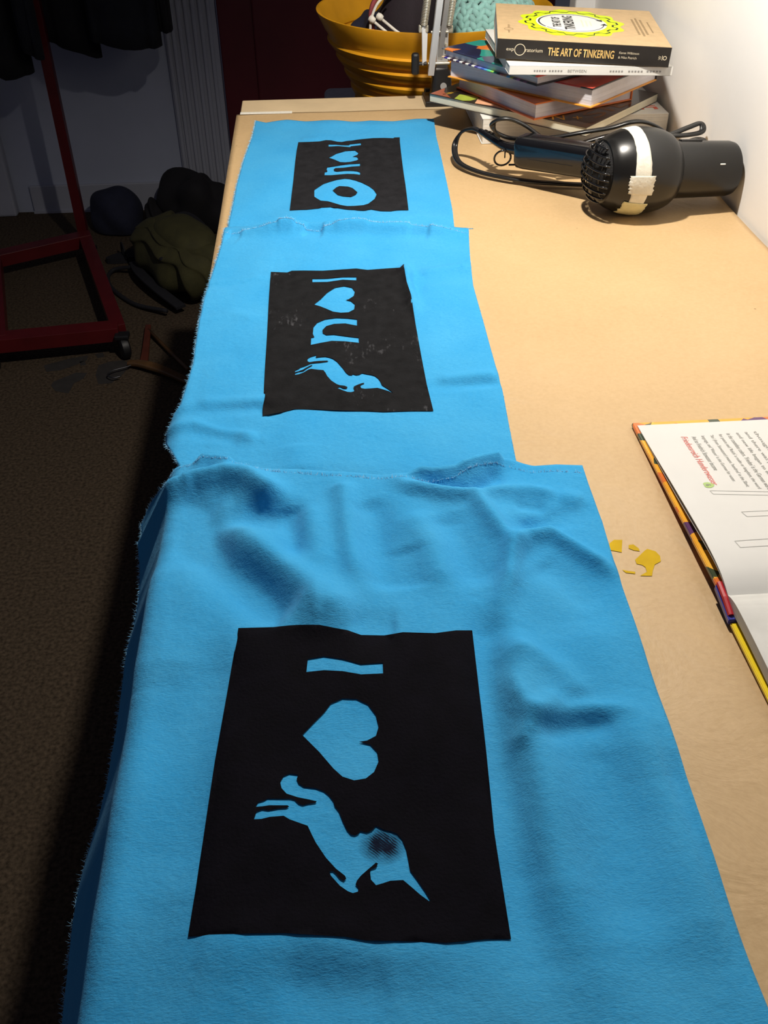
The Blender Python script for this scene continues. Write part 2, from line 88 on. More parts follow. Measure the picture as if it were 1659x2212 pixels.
# ---------------------------------------------------------------- materials
MATS = {}
def nd(nt, kind, **kw):
    n = nt.nodes.new(kind)
    for k, v in kw.items():
        if k.startswith('i_'): n.inputs[k[2:].replace('_', ' ')].default_value = v
        else: setattr(n, k, v)
    return n
def mat(name, col, rough=.6, var=.12, scale=40, bump=0, bscale=300, metal=0, coat=0, sheen=0, spec=.5, coords='Object'):
    """procedural material: colour modulated by noise, noise bump"""
    if name in MATS: return MATS[name]
    m = bpy.data.materials.new(name); m.use_nodes = True; nt = m.node_tree; L = nt.links
    b = nt.nodes['Principled BSDF']
    b.inputs['Roughness'].default_value = rough; b.inputs['Metallic'].default_value = metal
    b.inputs['Coat Weight'].default_value = coat; b.inputs['Sheen Weight'].default_value = sheen
    b.inputs['Specular IOR Level'].default_value = spec
    tc = nd(nt, 'ShaderNodeTexCoord'); no = nd(nt, 'ShaderNodeTexNoise', i_Scale=scale, i_Detail=5.0)
    L.new(tc.outputs[coords], no.inputs['Vector'])
    r = nd(nt, 'ShaderNodeValToRGB')
    r.color_ramp.elements[0].position = .3; r.color_ramp.elements[1].position = .7
    r.color_ramp.elements[0].color = tuple(c * (1 - var) for c in col) + (1,)
    r.color_ramp.elements[1].color = tuple(min(1, c * (1 + var)) for c in col) + (1,)
    L.new(no.outputs['Fac'], r.inputs['Fac']); L.new(r.outputs['Color'], b.inputs['Base Color'])
    if bump:
        n2 = nd(nt, 'ShaderNodeTexNoise', i_Scale=bscale, i_Detail=4.0); L.new(tc.outputs[coords], n2.inputs['Vector'])
        bp = nd(nt, 'ShaderNodeBump', i_Strength=bump, i_Distance=.002)
        L.new(n2.outputs['Fac'], bp.inputs['Height']); L.new(bp.outputs['Normal'], b.inputs['Normal'])
    MATS[name] = m
    return m
def pages(name, col, axis='Z', freq=900):
    """page edges: fine lines parallel to the covers"""
    if name in MATS: return MATS[name]
    m = mat(name, col, .7, .05, 60); nt = m.node_tree; L = nt.links; b = nt.nodes['Principled BSDF']
    tc = nd(nt, 'ShaderNodeTexCoord'); mp = nd(nt, 'ShaderNodeMapping'); mp.inputs['Scale'].default_value = (3, 3, freq)
    L.new(tc.outputs['Object'], mp.inputs['Vector'])
    no = nd(nt, 'ShaderNodeTexNoise', i_Scale=1.0, i_Detail=3.0); L.new(mp.outputs['Vector'], no.inputs['Vector'])
    bp = nd(nt, 'ShaderNodeBump', i_Strength=.5, i_Distance=.001); L.new(no.outputs['Fac'], bp.inputs['Height']); L.new(bp.outputs['Normal'], b.inputs['Normal'])
    src = b.inputs['Base Color'].links[0].from_socket
    mx = nd(nt, 'ShaderNodeMixRGB', blend_type='MULTIPLY'); mx.inputs[0].default_value = .3
    cr = nd(nt, 'ShaderNodeValToRGB'); cr.color_ramp.elements[0].position = .35; cr.color_ramp.elements[0].color = (.55, .55, .55, 1); cr.color_ramp.elements[1].position = .6
    L.new(no.outputs['Fac'], cr.inputs['Fac']); L.new(src, mx.inputs[1]); L.new(cr.outputs['Color'], mx.inputs[2]); L.new(mx.outputs[0], b.inputs['Base Color'])
    return m
def patchwork(name, cols, scale, rough=.3, stretch=(1, 1, 1), seed=0.0, coat=.3):
    """flat printed colour patches (picture on a cover): voronoi cells through a stepped ramp"""
    if name in MATS: return MATS[name]
    m = bpy.data.materials.new(name); m.use_nodes = True; nt = m.node_tree; L = nt.links; b = nt.nodes['Principled BSDF']
    b.inputs['Roughness'].default_value = rough; b.inputs['Coat Weight'].default_value = coat
    tc = nd(nt, 'ShaderNodeTexCoord'); mp = nd(nt, 'ShaderNodeMapping'); mp.inputs['Scale'].default_value = stretch; mp.inputs['Location'].default_value = (seed, seed * .7, seed * .3)
    L.new(tc.outputs['Object'], mp.inputs['Vector'])
    no = nd(nt, 'ShaderNodeTexNoise', i_Scale=scale * 1.3, i_Detail=2.0); L.new(mp.outputs['Vector'], no.inputs['Vector'])
    mxv = nd(nt, 'ShaderNodeMixRGB', blend_type='ADD'); mxv.inputs[0].default_value = .25 / scale
    L.new(mp.outputs['Vector'], mxv.inputs[1]); L.new(no.outputs['Color'], mxv.inputs[2])
    vo = nd(nt, 'ShaderNodeTexVoronoi', i_Scale=scale); L.new(mxv.outputs[0], vo.inputs['Vector'])
    sp = nd(nt, 'ShaderNodeSeparateColor'); L.new(vo.outputs['Color'], sp.inputs[0])
    cr = nd(nt, 'ShaderNodeValToRGB'); cr.color_ramp.interpolation = 'CONSTANT'; e = cr.color_ramp.elements
    while len(e) < len(cols): e.new(.5)
    for i, c in enumerate(cols): e[i].position = i / len(cols); e[i].color = tuple(c) + (1,)
    L.new(sp.outputs[0], cr.inputs['Fac']); L.new(cr.outputs['Color'], b.inputs['Base Color'])
    MATS[name] = m
    return m
def cloth_mat(name, col, smudge=None):
    m = bpy.data.materials.new(name); m.use_nodes = True; nt = m.node_tree; L = nt.links; b = nt.nodes['Principled BSDF']
    b.inputs['Roughness'].default_value = .95; b.inputs['Specular IOR Level'].default_value = .1
    b.inputs['Sheen Weight'].default_value = .12; b.inputs['Sheen Roughness'].default_value = .5; b.inputs['Sheen Tint'].default_value = (.5, .8, 1, 1)
    tc = nd(nt, 'ShaderNodeTexCoord'); mp = nd(nt, 'ShaderNodeMapping'); mp.inputs['Scale'].default_value = (.55, 1.5, 1)
    L.new(tc.outputs['Object'], mp.inputs['Vector'])
    nap = nd(nt, 'ShaderNodeTexNoise', i_Scale=650.0, i_Detail=4.0, i_Roughness=.65); L.new(mp.outputs['Vector'], nap.inputs['Vector'])
    pill = nd(nt, 'ShaderNodeTexNoise', i_Scale=130.0, i_Detail=3.0); L.new(tc.outputs['Object'], pill.inputs['Vector'])
    big = nd(nt, 'ShaderNodeTexNoise', i_Scale=14.0, i_Detail=3.0); L.new(tc.outputs['Object'], big.inputs['Vector'])
    a1 = nd(nt, 'ShaderNodeMath', operation='MULTIPLY_ADD'); a1.inputs[1].default_value = .55
    L.new(nap.outputs['Fac'], a1.inputs[0]); L.new(pill.outputs['Fac'], a1.inputs[2])
    bp = nd(nt, 'ShaderNodeBump', i_Strength=.55, i_Distance=.0015); L.new(a1.outputs[0], bp.inputs['Height']); L.new(bp.outputs['Normal'], b.inputs['Normal'])
    cr = nd(nt, 'ShaderNodeValToRGB'); e = cr.color_ramp.elements
    e[0].position = .32; e[1].position = .7
    e[0].color = (col[0] * .6, col[1] * .86, col[2] * .95, 1); e[1].color = (min(1, col[0] * 1.5), col[1] * 1.08, min(1, col[2] * 1.03), 1)
    mx0 = nd(nt, 'ShaderNodeMath', operation='MULTIPLY_ADD'); mx0.inputs[1].default_value = .6
    mx1 = nd(nt, 'ShaderNodeMath', operation='MULTIPLY'); mx1.inputs[1].default_value = .4; L.new(big.outputs['Fac'], mx1.inputs[0])
    L.new(nap.outputs['Fac'], mx0.inputs[0]); L.new(mx1.outputs[0], mx0.inputs[2]); L.new(mx0.outputs[0], cr.inputs['Fac'])
    out = cr.outputs['Color']
    if smudge:                                   # ink rubbed into the cloth on the animal's head
        m2 = nd(nt, 'ShaderNodeMapping'); m2.inputs['Location'].default_value = (-smudge[0], -smudge[1], 0)
        L.new(tc.outputs['Object'], m2.inputs['Vector'])
        m3 = nd(nt, 'ShaderNodeMapping'); m3.inputs['Scale'].default_value = (70, 78, 0); L.new(m2.outputs['Vector'], m3.inputs['Vector'])
        gr = nd(nt, 'ShaderNodeTexGradient', gradient_type='SPHERICAL'); L.new(m3.outputs['Vector'], gr.inputs['Vector'])
        wv = nd(nt, 'ShaderNodeTexWave', i_Scale=330.0, i_Distortion=3.0, i_Detail=2.0); wv.bands_direction = 'DIAGONAL'; L.new(tc.outputs['Object'], wv.inputs['Vector'])
        ns = nd(nt, 'ShaderNodeTexNoise', i_Scale=120.0); L.new(tc.outputs['Object'], ns.inputs['Vector'])
        p1 = nd(nt, 'ShaderNodeMath', operation='MULTIPLY'); L.new(gr.outputs['Fac'], p1.inputs[0]); L.new(ns.outputs['Fac'], p1.inputs[1])
        p2 = nd(nt, 'ShaderNodeMath', operation='MULTIPLY_ADD'); p2.inputs[1].default_value = .6; p2.inputs[2].default_value = .9; L.new(wv.outputs['Fac'], p2.inputs[0])
        p3 = nd(nt, 'ShaderNodeMath', operation='MULTIPLY'); p3.use_clamp = True; L.new(p1.outputs[0], p3.inputs[0]); L.new(p2.outputs[0], p3.inputs[1])
        p4 = nd(nt, 'ShaderNodeMath', operation='MULTIPLY'); p4.use_clamp = True; p4.inputs[1].default_value = 2.6; L.new(p3.outputs[0], p4.inputs[0])
        mx = nd(nt, 'ShaderNodeMixRGB'); mx.inputs[2].default_value = (.004, .006, .02, 1); L.new(p4.outputs[0], mx.inputs[0]); L.new(out, mx.inputs[1]); out = mx.outputs[0]
    L.new(out, b.inputs['Base Color'])
    return m
def stripes(name):
    """edge of a cover printed with little coloured bars along its length"""
    m = bpy.data.materials.new(name); m.use_nodes = True; nt = m.node_tree; L = nt.links; b = nt.nodes['Principled BSDF']
    b.inputs['Roughness'].default_value = .4
    tc = nd(nt, 'ShaderNodeTexCoord'); sx = nd(nt, 'ShaderNodeSeparateXYZ'); L.new(tc.outputs['Object'], sx.inputs[0])
    k = nd(nt, 'ShaderNodeMath', operation='MULTIPLY_ADD'); k.inputs[1].default_value = 1 / .21; k.inputs[2].default_value = .5; L.new(sx.outputs['X'], k.inputs[0])
    cr = nd(nt, 'ShaderNodeValToRGB'); cr.color_ramp.interpolation = 'CONSTANT'; e = cr.color_ramp.elements
    seq = [(.75, .55, .35), (.04, .03, .3), (.85, .85, .8), (.06, .03, .05), (.85, .85, .8), (.04, .04, .12), (.85, .85, .8), (.05, .02, .03), (.8, .8, .75), (.03, .03, .1), (.8, .8, .75), (.07, .06, .3), (.2, .25, .6), (.06, .12, .5), (.1, .35, .7), (.1, .6, .4), (.3, .65, .1), (.05, .3, .2), (.05, .02, .04), (.35, .1, .1), (.4, .2, .1), (.05, .25, .5), (.3, .3, .05), (.05, .03, .08), (.25, .08, .3), (.02, .01, .03), (.1, .03, .1), (.01, .01, .02)]
    while len(e) < len(seq): e.new(.5)
    for i, c in enumerate(seq): e[i].position = .93 * i / len(seq); e[i].color = c + (1,)
    L.new(k.outputs[0], cr.inputs['Fac']); L.new(cr.outputs['Color'], b.inputs['Base Color'])
    return m
def ink_mat(name, col, worn):
    m = mat(name, col, .9, .25, 90, .25, 500, spec=.08)
    if worn:
        nt = m.node_tree; L = nt.links; b = nt.nodes['Principled BSDF']; src = b.inputs['Base Color'].links[0].from_socket
        tc = nd(nt, 'ShaderNodeTexCoord'); mp = nd(nt, 'ShaderNodeMapping'); mp.inputs['Scale'].default_value = (1, .35, 1); L.new(tc.outputs['Object'], mp.inputs['Vector'])
        no = nd(nt, 'ShaderNodeTexNoise', i_Scale=260.0, i_Detail=6.0); L.new(mp.outputs['Vector'], no.inputs['Vector'])
        lo = nd(nt, 'ShaderNodeTexNoise', i_Scale=16.0, i_Detail=2.0); L.new(tc.outputs['Object'], lo.inputs['Vector'])
        mu = nd(nt, 'ShaderNodeMath', operation='MULTIPLY'); L.new(no.outputs['Fac'], mu.inputs[0]); L.new(lo.outputs['Fac'], mu.inputs[1])
        cr = nd(nt, 'ShaderNodeValToRGB'); cr.color_ramp.elements[0].position = .36; cr.color_ramp.elements[1].position = .46; cr.color_ramp.elements[1].color = (.5, .5, .5, 1)
        L.new(mu.outputs[0], cr.inputs['Fac'])
        mx = nd(nt, 'ShaderNodeMixRGB'); mx.inputs[2].default_value = (.10, .10, .11, 1); L.new(cr.outputs['Color'], mx.inputs[0]); L.new(src, mx.inputs[1]); L.new(mx.outputs[0], b.inputs['Base Color'])
    return m

# ---------------------------------------------------------------- mesh helpers
def obj(name, me_or_bm, m=None, parent=None, loc=None, rot=None, smooth=False, label=None):
    if isinstance(me_or_bm, bmesh.types.BMesh):
        bmesh.ops.recalc_face_normals(me_or_bm, faces=me_or_bm.faces)
        me = bpy.data.meshes.new(name); me_or_bm.to_mesh(me); me_or_bm.free()
    else: me = me_or_bm
    o = bpy.data.objects.new(name, me); COL.objects.link(o)
    if m is not None and not me.materials:
        for q in (m if isinstance(m, (list, tuple)) else [m]): me.materials.append(q)
    if parent is not None: o.parent = parent
    if loc is not None: o.location = loc
    if rot is not None: o.rotation_euler = rot
    if smooth:
        for p in me.polygons: p.use_smooth = True
        if smooth == 'auto': me.set_sharp_from_angle(angle=math.radians(40))
    if label: o['label'] = label
    return o
def empty(name, loc=(0, 0, 0), rot=(0, 0, 0)):
    o = bpy.data.objects.new(name, None); COL.objects.link(o); o.location = loc; o.rotation_euler = rot; o.empty_display_size = .05
    return o
def tag(o, label, cat, group=None):
    o['label'] = label; o['category'] = cat
    if group: o['group'] = group
    return o
def struct(o, label=None):
    o['kind'] = 'structure'
    if label: o['label'] = label
    return o
def box(bm, c, s, M=None, bev=0, seg=2):
    r = bmesh.ops.create_cube(bm, size=1.0); v = r['verts']
    for q in v: q.co = Vector((q.co.x * s[0] + c[0], q.co.y * s[1] + c[1], q.co.z * s[2] + c[2]))
    if bev:
        ed = list({e for q in v for e in q.link_edges})
        rr = bmesh.ops.bevel(bm, geom=ed, offset=bev, segments=seg, affect='EDGES', profile=.5)
        v = list({q for f in rr['faces'] for q in f.verts} | {q for q in v if q.is_valid})
    if M is not None:
        for q in v: q.co = M @ q.co
    return v
def lathe(bm, prof, n=48, M=None, caps=(True, True)):
    rings = []
    for r, z in prof:
        if r < 1e-6: rings.append([bm.verts.new((0, 0, z))])
        else: rings.append([bm.verts.new((r * math.cos(2 * math.pi * i / n), r * math.sin(2 * math.pi * i / n), z)) for i in range(n)])
    for a, b in zip(rings, rings[1:]):
        if len(a) == 1 and len(b) == 1: continue
        for i in range(n):
            j = (i + 1) % n
            if len(a) == 1: bm.faces.new((a[0], b[i], b[j]))
            elif len(b) == 1: bm.faces.new((a[i], b[0], a[j]))
            else: bm.faces.new((a[i], b[i], b[j], a[j]))
    if caps[0] and len(rings[0]) > 1: bm.faces.new(rings[0])
    if caps[1] and len(rings[-1]) > 1: bm.faces.new(rings[-1])
    vs = [v for r in rings for v in r]
    if M is not None:
        for v in vs: v.co = M @ v.co
    return vs
def catmull(pts, n=8):
    P = [Vector(p) for p in pts]; P = [P[0] * 2 - P[1]] + P + [P[-1] * 2 - P[-2]]; out = []
    for i in range(1, len(P) - 2):
        for k in range(n):
            t = k / n; a, b, c, d = P[i - 1:i + 3]
            out.append(.5 * ((2 * b) + (c - a) * t + (2 * a - 5 * b + 4 * c - d) * t * t + (3 * b - a - 3 * c + d) * t ** 3))
    out.append(P[-2]); return out
def tube(bm, pts, rad, n=10, upv=(0, 0, 1), section=None):
    """sweep a round (or given) section along points"""
    pts = [Vector(p) for p in pts]; rings = []; U = Vector(upv)
    sec = section or [(math.cos(2 * math.pi * i / n), math.sin(2 * math.pi * i / n)) for i in range(n)]
    side = None
    for i, p in enumerate(pts):
        t = (pts[min(i + 1, len(pts) - 1)] - pts[max(i - 1, 0)]).normalized()
        s = t.cross(U)
        if s.length < .2: s = side if side is not None else t.cross(Vector((1, 0, 0)))
        s = (s - t * s.dot(t)).normalized()
        if side is not None and s.dot(side) < 0: s = -s
        side = s; w = s.cross(t)
        r = rad(i / (len(pts) - 1)) if callable(rad) else rad
        rings.append([bm.verts.new(p + s * (a * r) + w * (b * r)) for a, b in sec])
    k = len(sec)
    for a, b in zip(rings, rings[1:]):
        for i in range(k): bm.faces.new((a[i], a[(i + 1) % k], b[(i + 1) % k], b[i]))
    bm.faces.new(rings[0][::-1]); bm.faces.new(rings[-1])
def prism(bm, poly, z0, z1, M=None):
    a = [bm.verts.new((x, y, z0)) for x, y in poly]; b = [bm.verts.new((x, y, z1)) for x, y in poly]; n = len(poly)
    bm.faces.new(a[::-1]); bm.faces.new(b)
    for i in range(n): bm.faces.new((a[i], a[(i + 1) % n], b[(i + 1) % n], b[i]))
    if M is not None:
        for v in a + b: v.co = M @ v.co
def new(): return bmesh.new()
def lookm(origin, zdir, xhint=(1, 0, 0)):
    z = Vector(zdir).normalized(); x = Vector(xhint); x = (x - z * x.dot(z)).normalized(); y = z.cross(x)
    return Matrix(((x.x, y.x, z.x, origin[0]), (x.y, y.y, z.y, origin[1]), (x.z, y.z, z.z, origin[2]), (0, 0, 0, 1)))
def text(name, s, width, m, parent, M, height=None, depth=.0002, align='CENTER', shear=0.0, bold=0.0):
    """lettering as thin raised mesh; M maps x = reading direction, y = letter up, z = out of the surface"""
    cu = bpy.data.curves.new('letters', 'FONT'); cu.body = s; cu.align_x = align; cu.align_y = 'CENTER'; cu.size = 1; cu.resolution_u = 3; cu.extrude = 0; cu.shear = shear; cu.offset = bold
    t = bpy.data.objects.new('letters', cu); COL.objects.link(t)
    me = bpy.data.meshes.new_from_object(t.evaluated_get(bpy.context.evaluated_depsgraph_get()))
    bpy.data.objects.remove(t); bpy.data.curves.remove(cu)
    xs = [v.co.x for v in me.vertices]; ys = [v.co.y for v in me.vertices]
    w = max(xs) - min(xs); hh = max(ys) - min(ys); sx = width / w; sy = (height / hh) if height else sx
    cx = (max(xs) + min(xs)) / 2 if align == 'CENTER' else min(xs); cy = (max(ys) + min(ys)) / 2
    for v in me.vertices: v.co = M @ Vector(((v.co.x - cx) * sx, (v.co.y - cy) * sy, depth))
    me.materials.clear()
    return obj(name, me, m, parent)
def flat_shape(name, loops, m, parent, zf, M=None, grid=None, loc=None):
    """filled outline with holes (even-odd), triangulated together with a fine grid so that it follows a relief"""
    pts, edges = [], []
    for lp in loops:
        k = len(pts); n = len(lp); pts += [Vector(p) for p in lp]; edges += [(k + i, k + (i + 1) % n) for i in range(n)]
    xs = [p[0] for p in loops[0]]; ys = [p[1] for p in loops[0]]
    if grid:
        gx = np.arange(min(xs) + grid / 2, max(xs), grid); gy = np.arange(min(ys) + grid / 2, max(ys), grid)
        for i, x in enumerate(gx):
            for y in gy: pts.append(Vector((x + rng.uniform(-.1, .1) * grid, y + rng.uniform(-.1, .1) * grid)))
    V, E_, Fc, *_ = geometry.delaunay_2d_cdt(pts, edges, [], 0, 1e-7)
    vx = np.array([(v.x, v.y) for v in V]); F3 = [f for f in Fc if len(f) == 3]
    cen = np.array([vx[list(f)].mean(0) for f in F3]); ins = np.zeros(len(F3), bool)
    for lp in loops:
        for i in range(len(lp)):
            (x1, y1), (x2, y2) = lp[i], lp[(i + 1) % len(lp)]
            if y1 == y2: continue
            c = ((y1 > cen[:, 1]) != (y2 > cen[:, 1])) & (cen[:, 0] < (x2 - x1) * (cen[:, 1] - y1) / (y2 - y1) + x1); ins ^= c
    F3 = [f for f, k in zip(F3, ins) if k]; used = sorted({i for f in F3 for i in f}); ren = {a: b for b, a in enumerate(used)}
    z = zf(vx[used][:, 0], vx[used][:, 1]); off = Vector(loc) if loc is not None else Vector((0, 0, 0))
    co = [Vector((vx[a, 0], vx[a, 1], float(z[i]))) - off for i, a in enumerate(used)]
    if M is not None: co = [M @ c for c in co]
    me = bpy.data.meshes.new(name); me.from_pydata(co, [], [tuple(ren[i] for i in f) for f in F3])
    for p in me.polygons: p.use_smooth = True
    return obj(name, me, m, parent)

# ---------------------------------------------------------------- setting
carpet = mat('carpet', (.066, .048, .032), .95, .5, 150, .6, 700, spec=.1)
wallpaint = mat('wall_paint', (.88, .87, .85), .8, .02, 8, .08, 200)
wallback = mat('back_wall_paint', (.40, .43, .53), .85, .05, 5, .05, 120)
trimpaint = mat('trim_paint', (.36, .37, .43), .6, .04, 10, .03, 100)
redpaint = mat('dark_red_door_paint', (.10, .006, .012), .55, .15, 6, .05, 60)
bm = new(); box(bm, (-.6, 1.4, -.02), (4.4, 4.4, .04)); floor = struct(obj('floor', bm, carpet))
stain_m = mat('floor_stain', (.025, .022, .02), .8, .2, 50)
for q in FLOOR_STAINS:
    bm = new(); prism(bm, q, 0.0, .0006); obj('stain', bm, stain_m, floor)
WX = .542
bm = new(); box(bm, (WX + .05, 1.0, 1.2), (.1, 2.02, 2.4)); struct(obj('wall_right', bm, wallpaint))
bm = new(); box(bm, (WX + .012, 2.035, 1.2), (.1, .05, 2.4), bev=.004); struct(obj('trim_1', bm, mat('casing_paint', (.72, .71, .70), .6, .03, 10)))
BY = 3.243
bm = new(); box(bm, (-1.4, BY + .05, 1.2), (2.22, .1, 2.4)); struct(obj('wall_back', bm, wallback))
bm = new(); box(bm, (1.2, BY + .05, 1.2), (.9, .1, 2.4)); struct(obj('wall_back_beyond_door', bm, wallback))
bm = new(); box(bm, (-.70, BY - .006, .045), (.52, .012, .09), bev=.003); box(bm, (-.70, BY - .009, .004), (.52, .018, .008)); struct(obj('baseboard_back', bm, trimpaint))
# fluted door casing: flat board with raised beads
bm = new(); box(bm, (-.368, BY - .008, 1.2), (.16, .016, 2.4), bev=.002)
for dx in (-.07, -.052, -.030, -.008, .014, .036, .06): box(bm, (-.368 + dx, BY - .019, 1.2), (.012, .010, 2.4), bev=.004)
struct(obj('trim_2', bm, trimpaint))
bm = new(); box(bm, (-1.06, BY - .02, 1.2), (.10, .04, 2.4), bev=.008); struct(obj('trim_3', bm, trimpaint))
bm = new(); box(bm, (.235, BY + .03, 1.05), (1.04, .04, 2.1), bev=.003); door = struct(obj('door_1', bm, redpaint))
for cx in (.0, .47):
    for cz, hz in ((.42, .6), (1.45, 1.0)):
        bm = new(); box(bm, (cx, BY + .006, cz), (.36, .012, hz), bev=.006); obj('panel', bm, redpaint, door)
bm = new(); lathe(bm, [(0, .06), (.02, .055), (.026, .04), (.02, .02), (.01, .012), (.022, 0)], 24, lookm((-.2, BY + .01, 1.0), (0, -1, 0))); obj('door_knob', bm, mat('brass', (.6, .45, .2), .3, .05, 20, metal=1), door, smooth=True)

# ---------------------------------------------------------------- table and paper
board_m = mat('pale_fibreboard', (.66, .50, .30), .55, .06, 25, .05, 300)
XL, YB = -.127, 1.765
tb = empty('work_table', (.2, .9, 0)); tag(tb, 'long narrow work table with pale board top under the brown paper', 'table')
bm = new(); box(bm, ((XL + .538) / 2 - .2, (YB + .05) / 2 - .9, TZ - .017), (.538 - XL, YB - .05, .034), bev=.002); obj('tabletop', bm, board_m, tb)
leg_m = mat('table_leg_metal', (.12, .12, .13), .4, .05, 20)
for sx in (XL + .10, .49):
    for sy in (.14, 1.66):
        bm = new(); box(bm, (sx - .2, sy - .9, (TZ - .034) / 2), (.045, .045, TZ - .034), bev=.004); obj('leg', bm, leg_m, tb)
bm = new(); box(bm, (0, 0.76, TZ - .074), (.56, .02, .08)); obj('apron', bm, board_m, tb)
# kraft paper: sheet with slight swells
def paper_z(x, y):
    x = np.asarray(x); y = np.asarray(y)
    return .0016 + .0004 * np.sin(9 * x + 5 * y) + .0004 * np.sin(23 * y - 7 * x + 1) + .0003 * np.sin(31 * x + 17 * y)
kraft = bpy.data.materials.new('kraft_paper'); kraft.use_nodes = True
def build_kraft(m):
    nt = m.node_tree; L = nt.links; b = nt.nodes['Principled BSDF']; b.inputs['Roughness'].default_value = .5; b.inputs['Specular IOR Level'].default_value = .35
    tc = nd(nt, 'ShaderNodeTexCoord')
    n1 = nd(nt, 'ShaderNodeTexNoise', i_Scale=7.0, i_Detail=4.0); n2 = nd(nt, 'ShaderNodeTexNoise', i_Scale=260.0, i_Detail=5.0)
    L.new(tc.outputs['Object'], n1.inputs['Vector']); L.new(tc.outputs['Object'], n2.inputs['Vector'])
    ad = nd(nt, 'ShaderNodeMath', operation='MULTIPLY_ADD'); ad.inputs[1].default_value = .5
    hf_ = nd(nt, 'ShaderNodeMath', operation='MULTIPLY'); hf_.inputs[1].default_value = .5
    L.new(n2.outputs['Fac'], hf_.inputs[0]); L.new(n1.outputs['Fac'], ad.inputs[0]); L.new(hf_.outputs[0], ad.inputs[2])
    cr = nd(nt, 'ShaderNodeValToRGB'); e = cr.color_ramp.elements; e[0].position = .3; e[1].position = .7
    e[0].color = (.50, .335, .165, 1); e[1].color = (.58, .40, .21, 1)
    L.new(ad.outputs[0], cr.inputs['Fac'])
    # specks of dirt and pencil dots
    v = nd(nt, 'ShaderNodeTexVoronoi', i_Scale=22.0); L.new(tc.outputs['Object'], v.inputs['Vector'])
    sp = nd(nt, 'ShaderNodeValToRGB'); sp.color_ramp.elements[0].position = .018; sp.color_ramp.elements[0].color = (.35, .3, .25, 1); sp.color_ramp.elements[1].position = .03
    L.new(v.outputs['Distance'], sp.inputs['Fac'])
    mx = nd(nt, 'ShaderNodeMixRGB', blend_type='MULTIPLY'); mx.inputs[0].default_value = .8; L.new(cr.outputs['Color'], mx.inputs[1]); L.new(sp.outputs['Color'], mx.inputs[2]); L.new(mx.outputs[0], b.inputs['Base Color'])
    n3 = nd(nt, 'ShaderNodeTexNoise', i_Scale=16.0, i_Detail=6.0, i_Roughness=.6, i_Distortion=.6); L.new(tc.outputs['Object'], n3.inputs['Vector'])
    bp = nd(nt, 'ShaderNodeBump', i_Strength=.35, i_Distance=.006); L.new(n3.outputs['Fac'], bp.inputs['Height'])
    b2 = nd(nt, 'ShaderNodeBump', i_Strength=.12, i_Distance=.001); L.new(n2.outputs['Fac'], b2.inputs['Height']); L.new(bp.outputs['Normal'], b2.inputs['Normal']); L.new(b2.outputs['Normal'], b.inputs['Normal'])
build_kraft(kraft)
nx, ny = 90, 220
gx = np.linspace(-.132, .536, nx); gy = np.linspace(.06, 1.677, ny); X, Y = np.meshgrid(gx, gy)
Z = paper_z(X, Y) + TZ
PC = Vector((.2, .87, TZ))
me = bpy.data.meshes.new('kraft_paper')
me.from_pydata([Vector((X[j, i], Y[j, i], Z[j, i])) - PC for j in range(ny) for i in range(nx)], [], [(j * nx + i, j * nx + i + 1, (j + 1) * nx + i + 1, (j + 1) * nx + i) for j in range(ny - 1) for i in range(nx - 1)])
paper = obj('kraft_paper', me, kraft, loc=PC, smooth=True)
md = paper.modifiers.new('thickness', 'SOLIDIFY'); md.thickness = .0004; md.offset = -1
tag(paper, 'sheet of brown kraft paper covering the work table', 'paper')
ylw = mat('yellow_paint_stain', (.56, .355, .0), .6, .1, 60, spec=.12)
for q in PAINT_SPOTS:
    flat_shape('paint_spot', [q], ylw, paper, lambda x, y: paper_z(x, y) + TZ + .0004, grid=.004, loc=PC)
bm = new(); box(bm, (0, 0, .0004), (.086, .012, .0004), bev=.0001, seg=1)
tape = obj('tape_strip', bm, mat('pale_tape', (.82, .78, .68), .5, .06, 200), loc=(-.083, 1.6765, TZ + .0030), rot=(0, 0, -.02)); tag(tape, 'pale tape strip holding the far left corner of the brown paper', 'tape')

# ---------------------------------------------------------------- the three printed cloths
XE = -.124
def rim(y):                                # steepness of the hanging part: the far corner swings out wider
    t = np.clip((y - .53) / .11, 0, 1)
    return 1.2 - .15 * t * t * (3 - 2 * t) + .03 * np.sin(y * 30 + 1)
def fringe(name, edge, zfun, m, parent, off, n, ln, out):
    """loose fibres along a raw edge: thin three-sided spikes"""
    bm = new(); P = along(edge, np.sort(rng.random(n)))
    for x, y in P:
        a = out + rng.normal() * .7; l = ln * (.35 + rng.random()); d = Vector((math.cos(a), math.sin(a), rng.normal() * .35)).normalized()
        p = Vector(zfun(x, y)) - off - d * .001; s = d.cross(Vector((0, 0, 1))).normalized() * .00022; u = Vector((0, 0, .0003))
        b = p + d * l * .6 + Vector((0, 0, rng.normal() * .0006)); q = b + Vector((d.x, d.y, rng.normal() * .5)) * l * .5
        v = [bm.verts.new(c) for c in (p + s, p - s, p + u, b + s * .8, b - s * .8, b + u * .8, q)]
        for f in ((0, 1, 4, 3), (1, 2, 5, 4), (2, 0, 3, 5), (3, 4, 6), (4, 5, 6), (5, 3, 6)): bm.faces.new([v[i] for i in f])
    o = obj(name, bm, m, parent); o['kind'] = 'stuff'; return o
